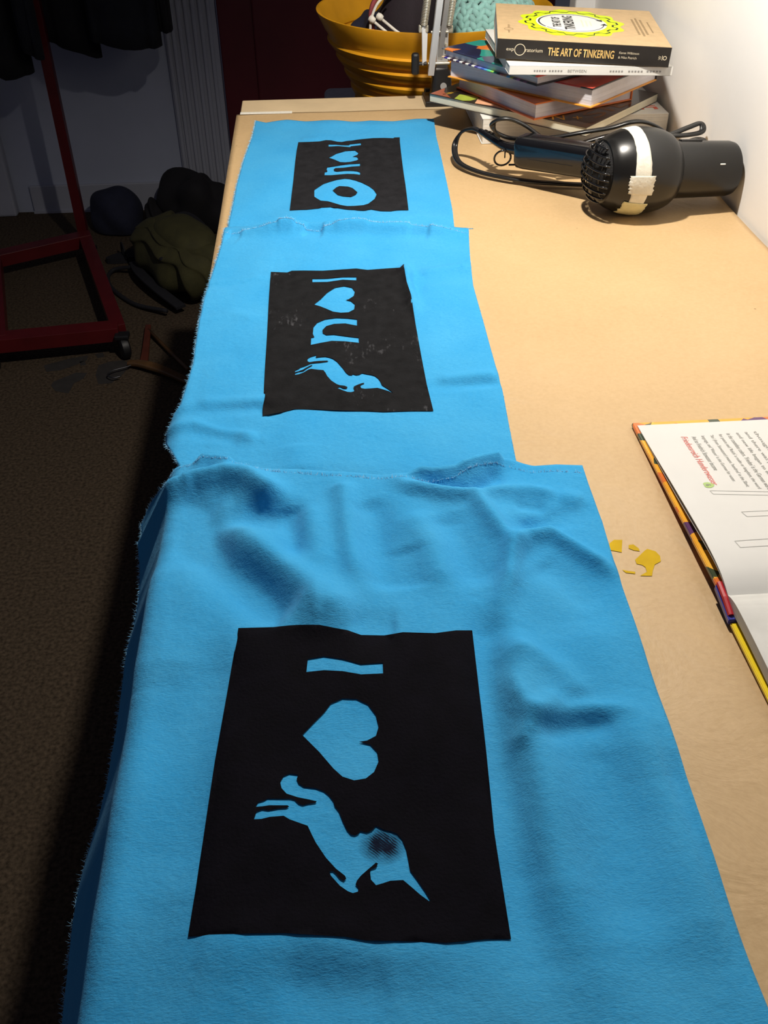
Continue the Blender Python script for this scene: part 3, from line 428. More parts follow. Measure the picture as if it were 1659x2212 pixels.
def make_cloth(key, label, ns, nt, col, ink, drape, smudge=None):
    c = CLOTH[key]; XY = coons(c['back'], c['front'], c['left'], c['right'], ns, nt); x = XY[..., 0]; y = XY[..., 1]
    # raw cut edges are not straight: small irregular nibbles
    z = relief(np.maximum(x, XE), y, c['ridges'], c['waves'], c['base'], c['lo'], c.get('flat'), c.get('dome', 0))
    if key == 'unicorn':
        x2, z2 = wrap(x, z, XE, .014, rim(y))
    elif drape: x2, z2 = wrap(x, z, XE - .008, r=.018)
    else: x2, z2 = x, z
    cen = Vector((float(x2.mean()), float(y.mean()), TZ))
    me = bpy.data.meshes.new('printed_cloth')
    me.from_pydata([Vector((x2[j, i], y[j, i], z2[j, i] + TZ)) - cen for j in range(nt) for i in range(ns)], [], [(j * ns + i, (j + 1) * ns + i, (j + 1) * ns + i + 1, j * ns + i + 1) for j in range(nt - 1) for i in range(ns - 1)])
    m = cloth_mat('blue_flannel_' + key, col, (smudge[0] - cen.x, smudge[1] - cen.y) if smudge else None)
    o = obj('printed_cloth', me, m, loc=cen, smooth=True); tag(o, label, 'cloth', 'blue cloths laid out along the table')
    md = o.modifiers.new('thickness', 'SOLIDIFY'); md.thickness = .0011; md.offset = -1
    pr = flat_shape('print', PRINT[key], ink, o, lambda a, b: relief(a, b, c['ridges'], c['waves'], c['base'], c['lo'], c.get('flat'), c.get('dome', 0)) + TZ + .0008, grid=.0036, loc=cen); pr['label'] = 'black ink print'
    def zfun(a, b):
        q = relief(np.array([max(a, XE)]), np.array([b]), c['ridges'], c['waves'], c['base'], c['lo'], c.get('flat'), c.get('dome', 0))
        if key == 'unicorn': A, B = wrap(np.array([a]), q, XE, .014, rim(np.array([b])))
        elif drape: A, B = wrap(np.array([a]), q, XE - .008, r=.018)
        else: A, B = np.array([a]), q
        return (float(A[0]), b, float(B[0]) + TZ - .0005)
    fm = mat('blue_fibre', (.26, .57, .80), .9, .1, 100, sheen=.3)
    if key != 'far': fringe('frayed_edge', c['back'], zfun, fm, o, cen, 1500, .0034, math.pi / 2)
    fringe('frayed_edge', c['left'], zfun, fm, o, cen, 900, .0034, math.pi)
    if key != 'unicorn': fringe('frayed_edge', c['right'], zfun, fm, o, cen, 350, .0015, 0)
    return o
BLUE = (.042, .34, .645)
make_cloth('far', 'blue cloth farthest along the table, printed with a heart and a round letter O', 130, 150, BLUE, ink_mat('ink_far', (.014, .014, .016), False), False)
make_cloth('middle', 'middle blue cloth printed with bar, heart, letter n and small leaping unicorn', 150, 190, BLUE, ink_mat('ink_middle', (.010, .010, .011), True), True)
make_cloth('unicorn', 'nearest blue cloth with the largest heart and unicorn print, draped over the table edge', 170, 190, BLUE, ink_mat('ink_near', (.0022, .0018, .0040), False), True, SMUDGE)

# ---------------------------------------------------------------- books in the stack
R = math.radians
def book(name, label, cat, w, l, t, loc, rot, cover, page, spine='back', over=.003, board=.0022, cover_edge=None, bottom=None, spine_m=None, soft=False):
    """origin at the middle of the underside; x = width, y = depth"""
    b = empty(name, loc, rot); tag(b, label, cat, 'books stacked at the far end of the table')
    if soft: over, board = 0.0004, .0009
    ins = {'front': (0, 1), 'back': (0, -1), 'left': (1, 0), 'right': (-1, 0)}[spine]
    pw, pl = w - over * (2 - abs(ins[0])) - abs(ins[0]) * .002, l - over * (2 - abs(ins[1])) - abs(ins[1]) * .002
    px = -ins[0] * over / 2 * 1.0; py = -ins[1] * over / 2 * 1.0
    bm = new(); box(bm, (px, py, t / 2), (pw, pl, t - 2 * board + .0002)); obj('page_block', bm, page, b)
    bv = .0004 if soft else .0008
    bm = new(); box(bm, (0, 0, board / 2), (w, l, board), bev=bv); obj('back_cover', bm, bottom or cover, b)
    bm = new(); box(bm, (0, 0, t - board / 2), (w, l, board), bev=bv); top = obj('front_cover', bm, cover, b)
    bm = new()
    if abs(ins[1]): box(bm, (0, -ins[1] * (l / 2 - board / 2), t / 2), (w, board, t), bev=bv)
    else: box(bm, (-ins[0] * (w / 2 - board / 2), 0, t / 2), (board, l, t), bev=bv)
    sp = obj('spine', bm, spine_m or cover, b)
    return b, top, sp
z0 = TZ + .0026
white_cover = mat('white_card_cover', (.80, .79, .75), .35, .03, 30, coat=.2)
white_pages = pages('white_page_edges', (.80, .79, .74)); cream_pages = pages('cream_page_edges', (.78, .74, .58)); grey_pages = pages('grey_page_edges', (.76, .74, .79)); lilac_pages = pages('lilac_page_edges', (.82, .80, .85))
E_, topE, _ = book('paperback_book', 'thick white paperback with red letters at the bottom of the book stack', 'book', .285, .2, .037, (.3915, 1.586, z0), (0, 0, 0), white_cover, white_pages, 'right', soft=True)
red_ink = mat('red_ink', (.75, .12, .07), .5, .05, 50)
text('lettering', 'HE', .036, red_ink, topE, Matrix.Translation((.108, -.060, .037)) @ Matrix.Rotation(R(-90), 4, 'Z'), height=.05)
dark_cover = mat('black_brown_cover', (.022, .014, .010), .3, .4, 20, coat=.4)
D_, topD, _ = book('paperback_book', 'wide black paperback with green and peach picture, cream page edges, second from bottom', 'book', .2806, .2198, .0125, (.3557, 1.5625, z0 + .0375), (0, 0, -.7585), dark_cover, cream_pages, 'back', soft=True)
for nm, poly, c in (('green_patch', [(-.0931, -.108), (-.100, -.085), (-.088, -.078), (-.074, -.076), (-.064, -.085), (-.0672, -.102), (-.077, -.109)], (.40, .50, .06)), ('peach_patch', [(-.054, -.109), (-.0639, -.087), (-.052, -.074), (-.0403, -.072), (-.03, -.082), (-.012, -.088), (.012, -.104), (.0, -.109), (-.027, -.104)], (.80, .42, .24)), ('rust_patch', [(-.139, -.108), (-.139, -.07), (-.128, -.088), (-.10, -.108)], (.35, .08, .03)), ('rust_patch', [(.02, -.108), (.05, -.105), (.055, -.085), (.03, -.08)], (.6, .2, .08))):
    bm = new(); prism(bm, poly, .0125, .0127); obj(nm, bm, mat('cover_' + nm, c, .35, .15, 60, coat=.3), topD)
ylt = mat('yellow_ink', (.85, .48, .03), .4, .1, 60); goldt = mat('dull_gold_ink', (.22, .12, .05), .4, .1, 60)
text('lettering', 'N +', .044, ylt, topD, Matrix.Translation((.094, -.086, .0125)) @ Matrix.Rotation(R(35), 4, 'Z'), height=.022)
text('lettering', 'SIE', .10, goldt, topD, Matrix.Translation((.117, -.012, .0125)) @ Matrix.Rotation(R(88), 4, 'Z'), height=.030)
text('lettering', 'mann', .03, ylt, topD, Matrix.Translation((-.116, -.086, .0125)) @ Matrix.Rotation(R(80), 4, 'Z'), height=.007)
orange = mat('orange_cover', (.82, .20, .03), .3, .12, 25, coat=.4)
C_, topC, _ = book('hardcover_book', 'orange hardcover with lilac page edges, corner toward viewer, third from bottom', 'book', .1996, .1882, .0235, (.3526, 1.5575, z0 + .0502), (0, 0, -1.0991), orange, lilac_pages, 'back')
bcover = patchwork('dark_red_picture_cover', [(.012, .008, .012), (.02, .012, .02), (.35, .03, .03), (.015, .01, .01), (.5, .12, .08), (.03, .015, .02)], 9, seed=3.1)
B_, topB, _ = book('hardcover_book', 'thick hardcover with grey page edges and dark red picture cover above the orange book', 'book', .2569, .189, .0265, (.3631, 1.5504, z0 + .0739), (0, 0, -.7913), bcover, grey_pages, 'back', bottom=mat('ochre_board', (.75, .32, .04), .4, .1, 30))
bm = new(); prism(bm, [(.02, -.0935), (.127, -.0935), (.127, .02), (.09, -.03)], .0265, .0267); obj('red_picture_area', bm, mat('cover_red', (.62, .09, .06), .35, .25, 30, coat=.3), topB)
acover = patchwork('collage_cover', [(.03, .30, .24), (.02, .025, .07), (.10, .11, .16), (.75, .20, .03), (.02, .02, .05), (.75, .06, .03), (.45, .45, .48), (.62, .30, .10)], 34, seed=2.3)
A_, topA, _ = book('hardcover_book', 'thin hardcover with colourful collage cover and striped lower cover edge', 'book', .2084, .1878, .0140, (.332, 1.55, z0 + .1006), (0, 0, -.9913), acover, lilac_pages, 'back', over=.004, board=.0022, bottom=stripes('striped_cover_edge'))
TL = R(1.8)
W_, topW, spW = book('paperback_book', 'slim white paperback directly beneath the topmost book', 'book', .2289, .2175, .0118, (.381, 1.502, z0 + .1181), (0, TL, .0), white_cover, white_pages, 'front', soft=True)
grey_ink = mat('grey_ink', (.30, .29, .28), .5, .05, 50)
MS = lambda x, y, z: Matrix.Translation((x, y, z)) @ Matrix.Rotation(R(90), 4, 'X')
text('lettering', 'BETWEEN', .026, grey_ink, spW, MS(-.020, -.1088, .0055), height=.0035)
for k, (xa, ln) in enumerate(((-.072, .018), (-.050, .020), (.035, .020), (.062, .022), (.088, .022))):
    bm = new()
    for q in range(5): box(bm, (xa - ln / 2 + ln * (q + .5) / 5, -.1089, .0055), (ln / 5 * .6, .0002, .0022))
    obj('small_print', bm, grey_ink, spW)
kraft_card = mat('brown_card_cover', (.50, .35, .19), .6, .08, 90, .05, 300)
black_card = mat('black_card_spine', (.018, .015, .013), .45, .2, 60)
T_, topT, spT = book('paperback_book', 'topmost brown card book with black spine and yellow gear on its cover', 'book', .237, .2306, .0255, (.3862, 1.518, z0 + .1318), (0, R(2.3), -.1486), kraft_card, white_pages, 'front', soft=True, spine_m=black_card)
gold = mat('gold_lettering', (.72, .47, .16), .4, .08, 80); palegold = mat('pale_lettering', (.72, .62, .45), .5, .05, 60)
sy = -.1153
text('lettering', 'THE ART OF TINKERING', .0905, gold, spT, MS(-.003, sy, .0125), height=.0105, bold=.02)
text('lettering', 'expl', .0120, palegold, spT, MS(-.0993, sy, .0125), height=.0058)
text('lettering', 'ratorium', .0235, palegold, spT, MS(-.0672, sy, .0128), height=.0046)
def ring2d(r0, r1, n=40): return [[(r1 * math.cos(2 * math.pi * i / n), r1 * math.sin(2 * math.pi * i / n)) for i in range(n)], [(r0 * math.cos(2 * math.pi * i / n), r0 * math.sin(2 * math.pi * i / n)) for i in range(n)]]
Zc = lambda v: (lambda x, y: np.full(np.shape(x), v))
flat_shape('ring_mark', ring2d(.0066, .0075), palegold, spT, Zc(.0002), M=MS(-.0866, sy, .0128))
text('lettering', 'Karen Wilkinson', .027, palegold, spT, MS(.0623, sy, .0157), height=.003)
text('lettering', '& Mike Petrich', .025, palegold, spT, MS(.0608, sy, .0098), height=.003)
text('lettering', 'W', .005, palegold, spT, MS(.1045, sy, .0118) @ Matrix.Rotation(R(90), 4, 'Z'), height=.004)
bm = new(); box(bm, (0, 0, .0002), (.0007, .006, .0002), M=MS(.1078, sy, .0118)); obj('logo_bar', bm, palegold, spT)
flat_shape('logo_ring', ring2d(.0018, .0027), palegold, spT, Zc(.0002), M=MS(.1113, sy, .0118))
# cover art: gear badge
tz = .0255; GC = (-.0095, .004)
MT = Matrix.Translation((GC[0], GC[1], tz)) @ Matrix.Diagonal((1, 1.14, 1, 1))
def gear(r, a, n, ph=0, sq=1.0, N=360): return [((r + a * max(-1, min(1, sq * math.sin(n * 2 * math.pi * i / N + ph)))) * math.cos(2 * math.pi * i / N), (r + a * max(-1, min(1, sq * math.sin(n * 2 * math.pi * i / N + ph)))) * math.sin(2 * math.pi * i / N)) for i in range(N)]
lime = mat('lime_ink', (.56, .70, .01), .5, .04, 40); blackink = mat('black_ink', (.015, .013, .012), .5, .1, 60); whiteink = mat('white_ink', (.66, .66, .64), .5, .02, 40)
flat_shape('gear_badge', [gear(.0745, .0040, 12)], lime, topT, Zc(.0001), M=MT)
flat_shape('gear_line', [gear(.0650, .0038, 14, sq=2.2), gear(.0622, .0038, 14, sq=2.2)], blackink, topT, Zc(.0002), M=MT)
flat_shape('white_disc', [gear(.0515, 0, 1)], whiteink, topT, Zc(.0002), M=MT)
def arc(r0, r1, a0, a1, n=60):
    A = [R(a0 + (a1 - a0) * i / n) for i in range(n + 1)]
    return [(r1 * math.cos(a), r1 * math.sin(a)) for a in A] + [(r0 * math.cos(a), r0 * math.sin(a)) for a in A[::-1]]
flat_shape('arrow_line', [arc(.0462, .0485, 28, 215)], blackink, topT, Zc(.0003), M=MT)
flat_shape('arrow_line', [arc(.0462, .0475, 218, 352)], blackink, topT, Zc(.0003), M=MT)
for a in (28, 352):
    ca, sa = math.cos(R(a)), math.sin(R(a)); tx, ty = (sa, -ca) if a < 90 else (-sa, ca)
    bm = new(); prism(bm, [(ca * .042, sa * .042), (ca * .0525, sa * .0525), (ca * .0475 + tx * .010, sa * .0475 + ty * .010)], .0003, .0004, M=MT); obj('arrow_head', bm, blackink, topT)
RL = Matrix.Rotation(R(90), 4, 'Z')
text('lettering', 'THE ART OF', .062, blackink, topT, Matrix.Translation((GC[0] - .022, GC[1], tz + .0002)) @ RL, height=.0125, bold=.02)
text('lettering', 'TINKERING', .088, blackink, topT, Matrix.Translation((GC[0] - .004, GC[1], tz + .0002)) @ RL, height=.0155, bold=.02)
def dashes(parent, x, y, ln, nn, m, th, wd=.0022):
    bm = new()
    for q in range(nn): box(bm, (x, y - ln / 2 + ln * (q + .5) / nn, tz + .0002), (wd, ln / nn * .7, .0001))
    obj('small_print', bm, m, parent)
for k, (x, ln, nn) in enumerate(((.016, .045, 9), (.022, .038, 8), (.028, .030, 6))): dashes(topT, GC[0] + x, GC[1], ln, nn, palegold, 0)
tan_ink = mat('tan_ink', (.28, .19, .095), .6, .05, 60)
for k, (x, ln, nn) in enumerate(((.083, .10, 13), (.089, .115, 15), (.095, .095, 12), (.104, .07, 11))): dashes(topT, x, .0, ln, nn, tan_ink, 0, .003 if k < 3 else .002)
flat_shape('ring_mark', ring2d(.0058, .0066), tan_ink, topT, Zc(.0002), M=Matrix.Translation((-.102, -.055, tz)))
text('lettering', 'expl', .014, tan_ink, topT, Matrix.Translation((-.102, -.070, tz + .0001)) @ RL, height=.004)
text('lettering', 'ratorium', .020, tan_ink, topT, Matrix.Translation((-.102, -.037, tz + .0001)) @ RL, height=.004)

# ---------------------------------------------------------------- open picture book
OB = empty('open_book', (.40, .475, z0)); tag(OB, 'open picture book with orange cover lying on the brown paper at right', 'book')
ox, oy = .40, .475
pat = patchwork('orange_pattern_cover', [(.80, .36, .02), (.85, .42, .03), (.03, .05, .02), (.80, .36, .02), (.70, .16, .02), (.86, .45, .04), (.10, .03, .12), (.82, .38, .02)], 62, seed=.9)
yel = mat('yellow_cover', (.85, .62, .01), .3, .05, 40, coat=.4)
paperw = mat('page_paper', (.62, .61, .585), .45, .02, 30)
XB0, XB1 = .2665 - ox, .530 - ox
def ramp_board(name, ya, za, yb, zb, th, m, x0=XB0, x1=XB1):
    bm = new(); vs = [bm.verts.new((x, y, z)) for x in (x0, x1) for y, z in ((ya, za), (yb, zb), (yb, zb + th), (ya, za + th))]
    for f in ((0, 1, 2, 3), (7, 6, 5, 4), (0, 4, 5, 1), (1, 5, 6, 2), (2, 6, 7, 3), (3, 7, 4, 0)): bm.faces.new([vs[i] for i in f])
    bmesh.ops.bevel(bm, geom=list(bm.edges), offset=.0006, segments=2, affect='EDGES'); return obj(name, bm, m, OB)
ramp_board('front_cover', .010, .0062, .228, .0002, .0036, pat)
ramp_board('back_cover', -.228, .0004, -.022, .0006, .0030, yel)
ramp_board('spine', -.022, .0012, .009, .0060, .0046, mat('blue_spine', (.04, .05, .35), .3, .2, 60, coat=.4), x0=XB0 - .0015)
bm = new(); tube(bm, [(XB0 + .0012, -.018, .0062), (XB0 + .0012, -.004, .0098), (XB0 + .0012, .009, .0118)], .0022, 8); obj('headband', bm, mat('red_band', (.5, .02, .03), .4, .1, 60), OB)
def page_sheet(name, prof, th, m, x0=XB0 + .003, x1=XB1 - .003):
    """a leaf or block: upper profile (y,z), thickness below it given by th(y)"""
    bm = new(); top = [[bm.verts.new((x, y, z)) for y, z in prof] for x in (x0, x1)]; bot = [[bm.verts.new((x, y, z - th(k / (len(prof) - 1)))) for k, (y, z) in enumerate(prof)] for x in (x0, x1)]; n = len(prof)
    for i in range(n - 1):
        bm.faces.new((top[0][i], top[1][i], top[1][i + 1], top[0][i + 1])); bm.faces.new((bot[0][i], bot[0][i + 1], bot[1][i + 1], bot[1][i]))
        bm.faces.new((top[0][i], top[0][i + 1], bot[0][i + 1], bot[0][i])); bm.faces.new((top[1][i], bot[1][i], bot[1][i + 1], top[1][i + 1]))
    bm.faces.new((top[0][0], bot[0][0], bot[1][0], top[1][0])); bm.faces.new((top[0][-1], top[1][-1], bot[1][-1], bot[0][-1]))
    return obj(name, bm, m, OB, smooth='auto')
profU = [(-.004, .0118), (.004, .0146), (.016, .0172), (.034, .0182), (.06, .0174), (.10, .0146), (.14, .0114), (.18, .0080), (.222, .0047)]
profU = [(p.x, p.y) for p in catmull([(a, b, 0) for a, b in profU], 4)]
upage = page_sheet('page', profU, lambda t: .0006, paperw)
profU2 = [(y, z - .0008 - .0028 * math.sin(math.pi * min(1, max(0, (y + .004) / .2)))) for y, z in profU]
page_sheet('page', profU2, lambda t: .0005, mat('page_paper_under', (.58, .57, .54), .5, .02, 30))
profL = [(-.004, .0118), (-.010, .0140), (-.022, .0156), (-.05, .0156), (-.10, .0142), (-.16, .0132), (-.222, .0125)]
profL = [(p.x, p.y) for p in catmull([(a, b, 0) for a, b in profL], 4)]
page_sheet('page_block', profL, lambda t: .0075 + .0014 * min(1, t * 4), pages('page_block_edges', (.60, .59, .56), freq=1500))
def pz(y): return float(np.interp(y, [p[0] for p in profU], [p[1] for p in profU]))
def page_text(s, x, y0, length, hgt, m, shear=0.0):
    M = Matrix.Translation((x, y0, 0)) @ Matrix.Rotation(R(-90), 4, 'Z')
    o = text('lettering', s, length, m, upage, M, height=hgt, align='LEFT', shear=shear)
    for v in o.data.vertices: v.co.z = pz(v.co.y) + .00025
    return o
grey_text = mat('grey_text_ink', (.25, .25, .23), .6, .05, 60); red_text = mat('red_text_ink', (.72, .17, .14), .6, .05, 60)
X0 = .3035 - ox
page_text('Friedensreich Hundertwasser', X0, .6735 - oy, .0785, .0056, red_text, .15)
lines = ['And so Friedrich Stowasser became', "language, and 'Wasser' is the German for water.", "'Sto' (from Stowasser) means 'hundred' in the Slavic", "for peace and 'Reich' a realm or kingdom; the word", "in the countless colors. 'Frieden' is the German word", 'and new life began to emerge', 'and there was peace', 'thought of']
for i, (s, ln) in enumerate(zip(lines, (.056, .075, .084, .088, .090, .085, .07, .05))): page_text(s, X0 + .0085 + i * .0079, .673 - oy + i * .0006, ln, .0042, grey_text)
def on_page(name, loops, m, dz): return flat_shape(name, [[(x - ox, y - oy) for x, y in lp] for lp in loops], m, upage, lambda x, y: np.array([pz(v) for v in y]) + dz, grid=.004)
on_page('green_spot', [[(.2975 + .0042 * math.cos(a) * (1 + .15 * math.cos(3 * a)), .5955 + .0042 * math.sin(a)) for a in np.linspace(0, 2 * math.pi, 20, endpoint=False)]], mat('green_ink', (.36, .50, .16), .6, .08, 60), .0002)
o = text('lettering', '6', .0026, grey_text, upage, Matrix.Translation((.2975 - ox, .5955 - oy, 0)) @ Matrix.Rotation(R(-90), 4, 'Z'))
for v in o.data.vertices: v.co.z = pz(v.co.y) + .0004
faint = mat('faint_line_ink', (.38, .38, .36), .6, .03, 60)
def frame(poly, w=.0005):
    return [poly, [(x + sx * w, y + sy_ * w) for (x, y), (sx, sy_) in zip(poly, ((1, -1), (-1, -1), (-1, 1), (1, 1)))]]
for poly in ([(.2955, .5875), (.40, .575), (.40, .569), (.2965, .582)], [(.309, .5565), (.43, .556), (.43, .549), (.311, .5495)], [(.2905, .521), (.42, .524), (.42, .514), (.292, .513)]):
    on_page('drawn_strip', frame(poly), faint, .0002)
# ---------------------------------------------------------------- hair dryer
black_pl = mat('black_plastic', (.005, .005, .006), .22, .1, 30, .02, 600, coat=.3)
satin_pl = mat('satin_black_plastic', (.007, .0065, .006), .30, .12, 25, .02, 900)
HD = empty('hair_dryer', (.39, 1.19, z0)); tag(HD, 'black hair dryer bandaged with masking tape lying by the white wall', 'hair dryer')
hx, hy = .39, 1.19
AX = Vector((1, .13, -.055)).normalized(); REAR = Vector((.338 - hx, 1.196 - hy, .0545))
MA = lookm(REAR, AX, (0, 0, 1))                                  # local x = up, local z = along the barrel
def radius(t):
    return float(np.interp(t, [p[1] for p in PROF], [p[0] for p in PROF]))
PROF = [(.038, .018), (.044, .026), (.0495, .040), (.0525, .056), (.0528, .070), (.0505, .088), (.0455, .102), (.0385, .111)]
pp = [(p.x, p.y) for p in catmull([(a, b, 0) for a, b in PROF], 4)]
bm = new(); lathe(bm, [(.036, .018)] + pp + [(.034, .113)], 64, MA, caps=(True, True)); obj('motor_housing', bm, satin_pl, HD, smooth='auto')
bm = new(); lathe(bm, [(.0352, .106), (.0352, .114), (.0345, .155), (.0340, .189), (.0325, .195), (.0295, .196), (.0285, .176), (0, .174)], 64, MA, caps=(True, False)); barrel = obj('barrel', bm, satin_pl, HD, smooth='auto')
bm = new(); box(bm, (0, 0, 0), (.0012, .0016, .007), M=MA @ Matrix.Rotation(R(62), 4, 'Z') @ Matrix.Translation((.0345, 0, .166)), bev=.0004); obj('white_mark', bm, mat('white_mark', (.8, .8, .75), .4), barrel)
bm = new(); box(bm, (0, 0, 0), (.003, .008, .03), M=MA @ Matrix.Rotation(R(-12), 4, 'Z') @ Matrix.Translation((.0352, 0, .135)), bev=.001); obj('lock_slot', bm, black_pl, barrel)
# rear intake: dark inner cup and a dome of round bars with cross ribs
bm = new(); lathe(bm, [(.0365, .020), (.031, .013), (.018, .009), (0, .008)], 40, MA, caps=(True, False)); obj('filter_cup', bm, mat('dark_filter', (.006, .006, .007), .9, .3, 200, .5, 600), HD, smooth=True)
def dome(y, x):                                                  # dome surface height below the rim plane
    r2 = (x * x + y * y) / .040 ** 2
    return .019 - .022 * math.sqrt(max(0, 1 - min(1, r2)))
first = None
for k in range(9):
    y0 = -.0335 + .067 * k / 8; half = math.sqrt(max(1e-6, .0385 ** 2 - y0 * y0))
    pts = [MA @ Vector((y0, -half + 2 * half * i / 18, dome(y0, -half + 2 * half * i / 18))) for i in range(19)]
    bm = new(); tube(bm, pts, .00135, 8, upv=AX); obj('grille_bar', bm, black_pl, HD, smooth=True)
for k in range(5):
    x0 = -.026 + .052 * k / 4; half = math.sqrt(.0375 ** 2 - x0 * x0)
    pts = [MA @ Vector((-half + 2 * half * i / 14, x0, dome(-half + 2 * half * i / 14, x0) + .0022)) for i in range(15)]
    bm = new(); tube(bm, pts, .0010, 6, upv=AX); obj('grille_rib', bm, black_pl, HD, smooth=True)
# masking tape: strips that follow the housing
def band(name, a0, a1, ta, tb, m, off, n=40, jag=0.0, wig=0.0, label=None, skew=0.0):
    rows = []; k = 7; r_ = np.random.default_rng(int(a0 * 10 + ta * 1e4) % 997)
    for i in range(n + 1):
        u = i / n; a = R(a0 + (a1 - a0) * u); w1 = wig * math.sin(u * 9 + ta * 99) + (jag * r_.normal()); w2 = wig * math.cos(u * 7 + 1) + (jag * r_.normal()); row = []
        for j in range(k):
            t = ta + w1 + (tb + w2 - ta - w1) * j / (k - 1) + skew * (u - .5); r = radius(t) + off
            row.append(MA @ Vector((r * math.cos(a), r * math.sin(a), t)))
        rows.append(row)
    me = bpy.data.meshes.new(name); me.from_pydata([v for r in rows for v in r], [], [(i * k + j, i * k + j + 1, (i + 1) * k + j + 1, (i + 1) * k + j) for i in range(n) for j in range(k - 1)])
    o = obj(name, me, m, HD, smooth=True, label=label); md = o.modifiers.new('thickness', 'SOLIDIFY'); md.thickness = .0004; md.offset = 1
    return o
tape_w = mat('masking_tape', (.74, .72, .62), .55, .07, 120, .3, 260); tape_y = mat('yellowed_tape', (.66, .62, .36), .5, .1, 90, .3, 260)
band('tape_band', -52, 138, .042, .060, tape_w, .0006, jag=.0002, wig=.0012, label='pale masking tape around the housing')
band('tape_piece', 78, 104, .036, .066, tape_w, .0012, n=14, jag=.0008, label='short torn cross piece of tape')
band('tape_piece', 118, 158, .036, .066, tape_y, .0012, n=18, jag=.0008, label='yellowish tape piece at the bottom')
# handle, boot, ring, switch
HB = Vector((.378 - hx, 1.235 - hy, .050)); HE_ = Vector((.276 - hx, 1.325 - hy, .042)); hd = (HE_ - HB).normalized(); MH = lookm(HB, hd, (0, 0, 1)); HL = (HE_ - HB).length
bm = new()
def rrect(w, h, r, n=5): return [(sx * (w / 2 - r) + r * math.cos(R(a0 + 90 * i / n)), sy_ * (h / 2 - r) + r * math.sin(R(a0 + 90 * i / n))) for sx, sy_, a0 in ((1, 1, 0), (-1, 1, 90), (-1, -1, 180), (1, -1, 270)) for i in range(n + 1)]
rings = []
for t, w, h in ((.0, .040, .038), (.03, .040, .037), (.07, .041, .037), (HL - .012, .042, .038), (HL - .003, .041, .037), (HL, .036, .032)):
    rings.append([bm.verts.new(MH @ Vector((a, b, t))) for a, b in rrect(w, h, .009)])
for a, b in zip(rings, rings[1:]):
    for i in range(len(a)): bm.faces.new((a[i], a[(i + 1) % len(a)], b[(i + 1) % len(a)], b[i]))
bm.faces.new(rings[0]); bm.faces.new(rings[-1]); handle = obj('handle', bm, black_pl, HD, smooth='auto')
bm = new(); box(bm, (-.004, .0, HL / 2 + .02), (.0012, .0378, HL - .05), M=MH, bev=.0004); obj('seam_line', bm, satin_pl, handle)
be = Vector((.232 - hx, 1.398 - hy, .046))
bm = new(); tube(bm, catmull([HE_ - hd * .004, HE_ + hd * .025 + Vector((0, 0, .002)), be], 6), lambda u: .0085 - .0042 * u, 14); boot = obj('cord_boot', bm, black_pl, HD, smooth='auto')
for k in range(4):
    p = HE_ + (be - HE_) * (.60 + .09 * k); bm = new(); tube(bm, [p - (be - HE_).normalized() * .0014, p + (be - HE_).normalized() * .0014], .0068 - .0004 * k, 12); obj('boot_ridge', bm, black_pl, boot)
rc = Vector((.2545 - hx, 1.335 - hy, .0285))
bm = new(); tube(bm, [rc + Vector((.0115 * math.cos(a), -.004 * math.sin(a), .0115 * math.sin(a))) for a in np.linspace(0, 2 * math.pi, 25)], .0014, 8, upv=(0, 1, 0)); tube(bm, [rc + Vector((.009, -.002, -.009)), rc + Vector((.032, -.012, -.006))], .0014, 8); tube(bm, [rc + Vector((.003, 0, .0)), rc + Vector((.003, 0, .011))], .001, 6); obj('hanging_ring', bm, black_pl, HD, smooth=True)
# twin-core cord
_t = [(1.0 + math.cos(a), math.sin(a)) for a in np.linspace(-2.3, 2.3, 8)] + [(-1.0 - math.cos(a), math.sin(-a) * -1) for a in np.linspace(2.3, -2.3, 8)]
twin = [(.95 + math.cos(a), math.sin(a)) for a in np.linspace(-2.2, 2.2, 9)] + [(-.95 + math.cos(a), math.sin(a)) for a in np.linspace(math.pi - 2.2, math.pi + 2.2, 9)]
cord_m = mat('black_cord', (.010, .010, .010), .3, .1, 40, coat=.2)
def cord(pts, upv=(0, 0, 1)):
    bm = new(); tube(bm, catmull([Vector(p) - Vector((hx, hy, 0)) for p in pts], 8), .0023, 8, upv=upv, section=twin); return obj('cord', bm, cord_m, HD, smooth=True)
cord([(.2325, 1.397, .046), (.222, 1.412, .046), (.208, 1.425, .036), (.199, 1.42, .018), (.201, 1.385, .008), (.222, 1.352, .0055), (.255, 1.325, .005), (.29, 1.306, .005), (.325, 1.295, .005), (.37, 1.285, .005), (.42, 1.28, .005), (.46, 1.285, .006), (.49, 1.30, .012), (.515, 1.315, .030), (.532, 1.322, .044), (.527, 1.335, .046), (.50, 1.33, .042), (.475, 1.318, .052)])
cord([(.475, 1.318, .060), (.46, 1.315, .070), (.44, 1.312, .078), (.42, 1.31, .079), (.395, 1.312, .072), (.357, 1.315, .066), (.325, 1.325, .058), (.295, 1.34, .052), (.268, 1.350, .050), (.247, 1.352, .058), (.240, 1.348, .070), (.247, 1.340, .079), (.262, 1.336, .080), (.282, 1.334, .072), (.303, 1.332, .058), (.325, 1.325, .045)])
cord([(.325, 1.318, .040), (.345, 1.318, .046), (.37, 1.315, .055), (.396, 1.312, .062), (.42, 1.31, .064), (.45, 1.315, .060), (.48, 1.325, .056), (.51, 1.335, .062), (.528, 1.338, .066), (.5275, 1.328, .058), (.505, 1.322, .056), (.475, 1.32, .056)])

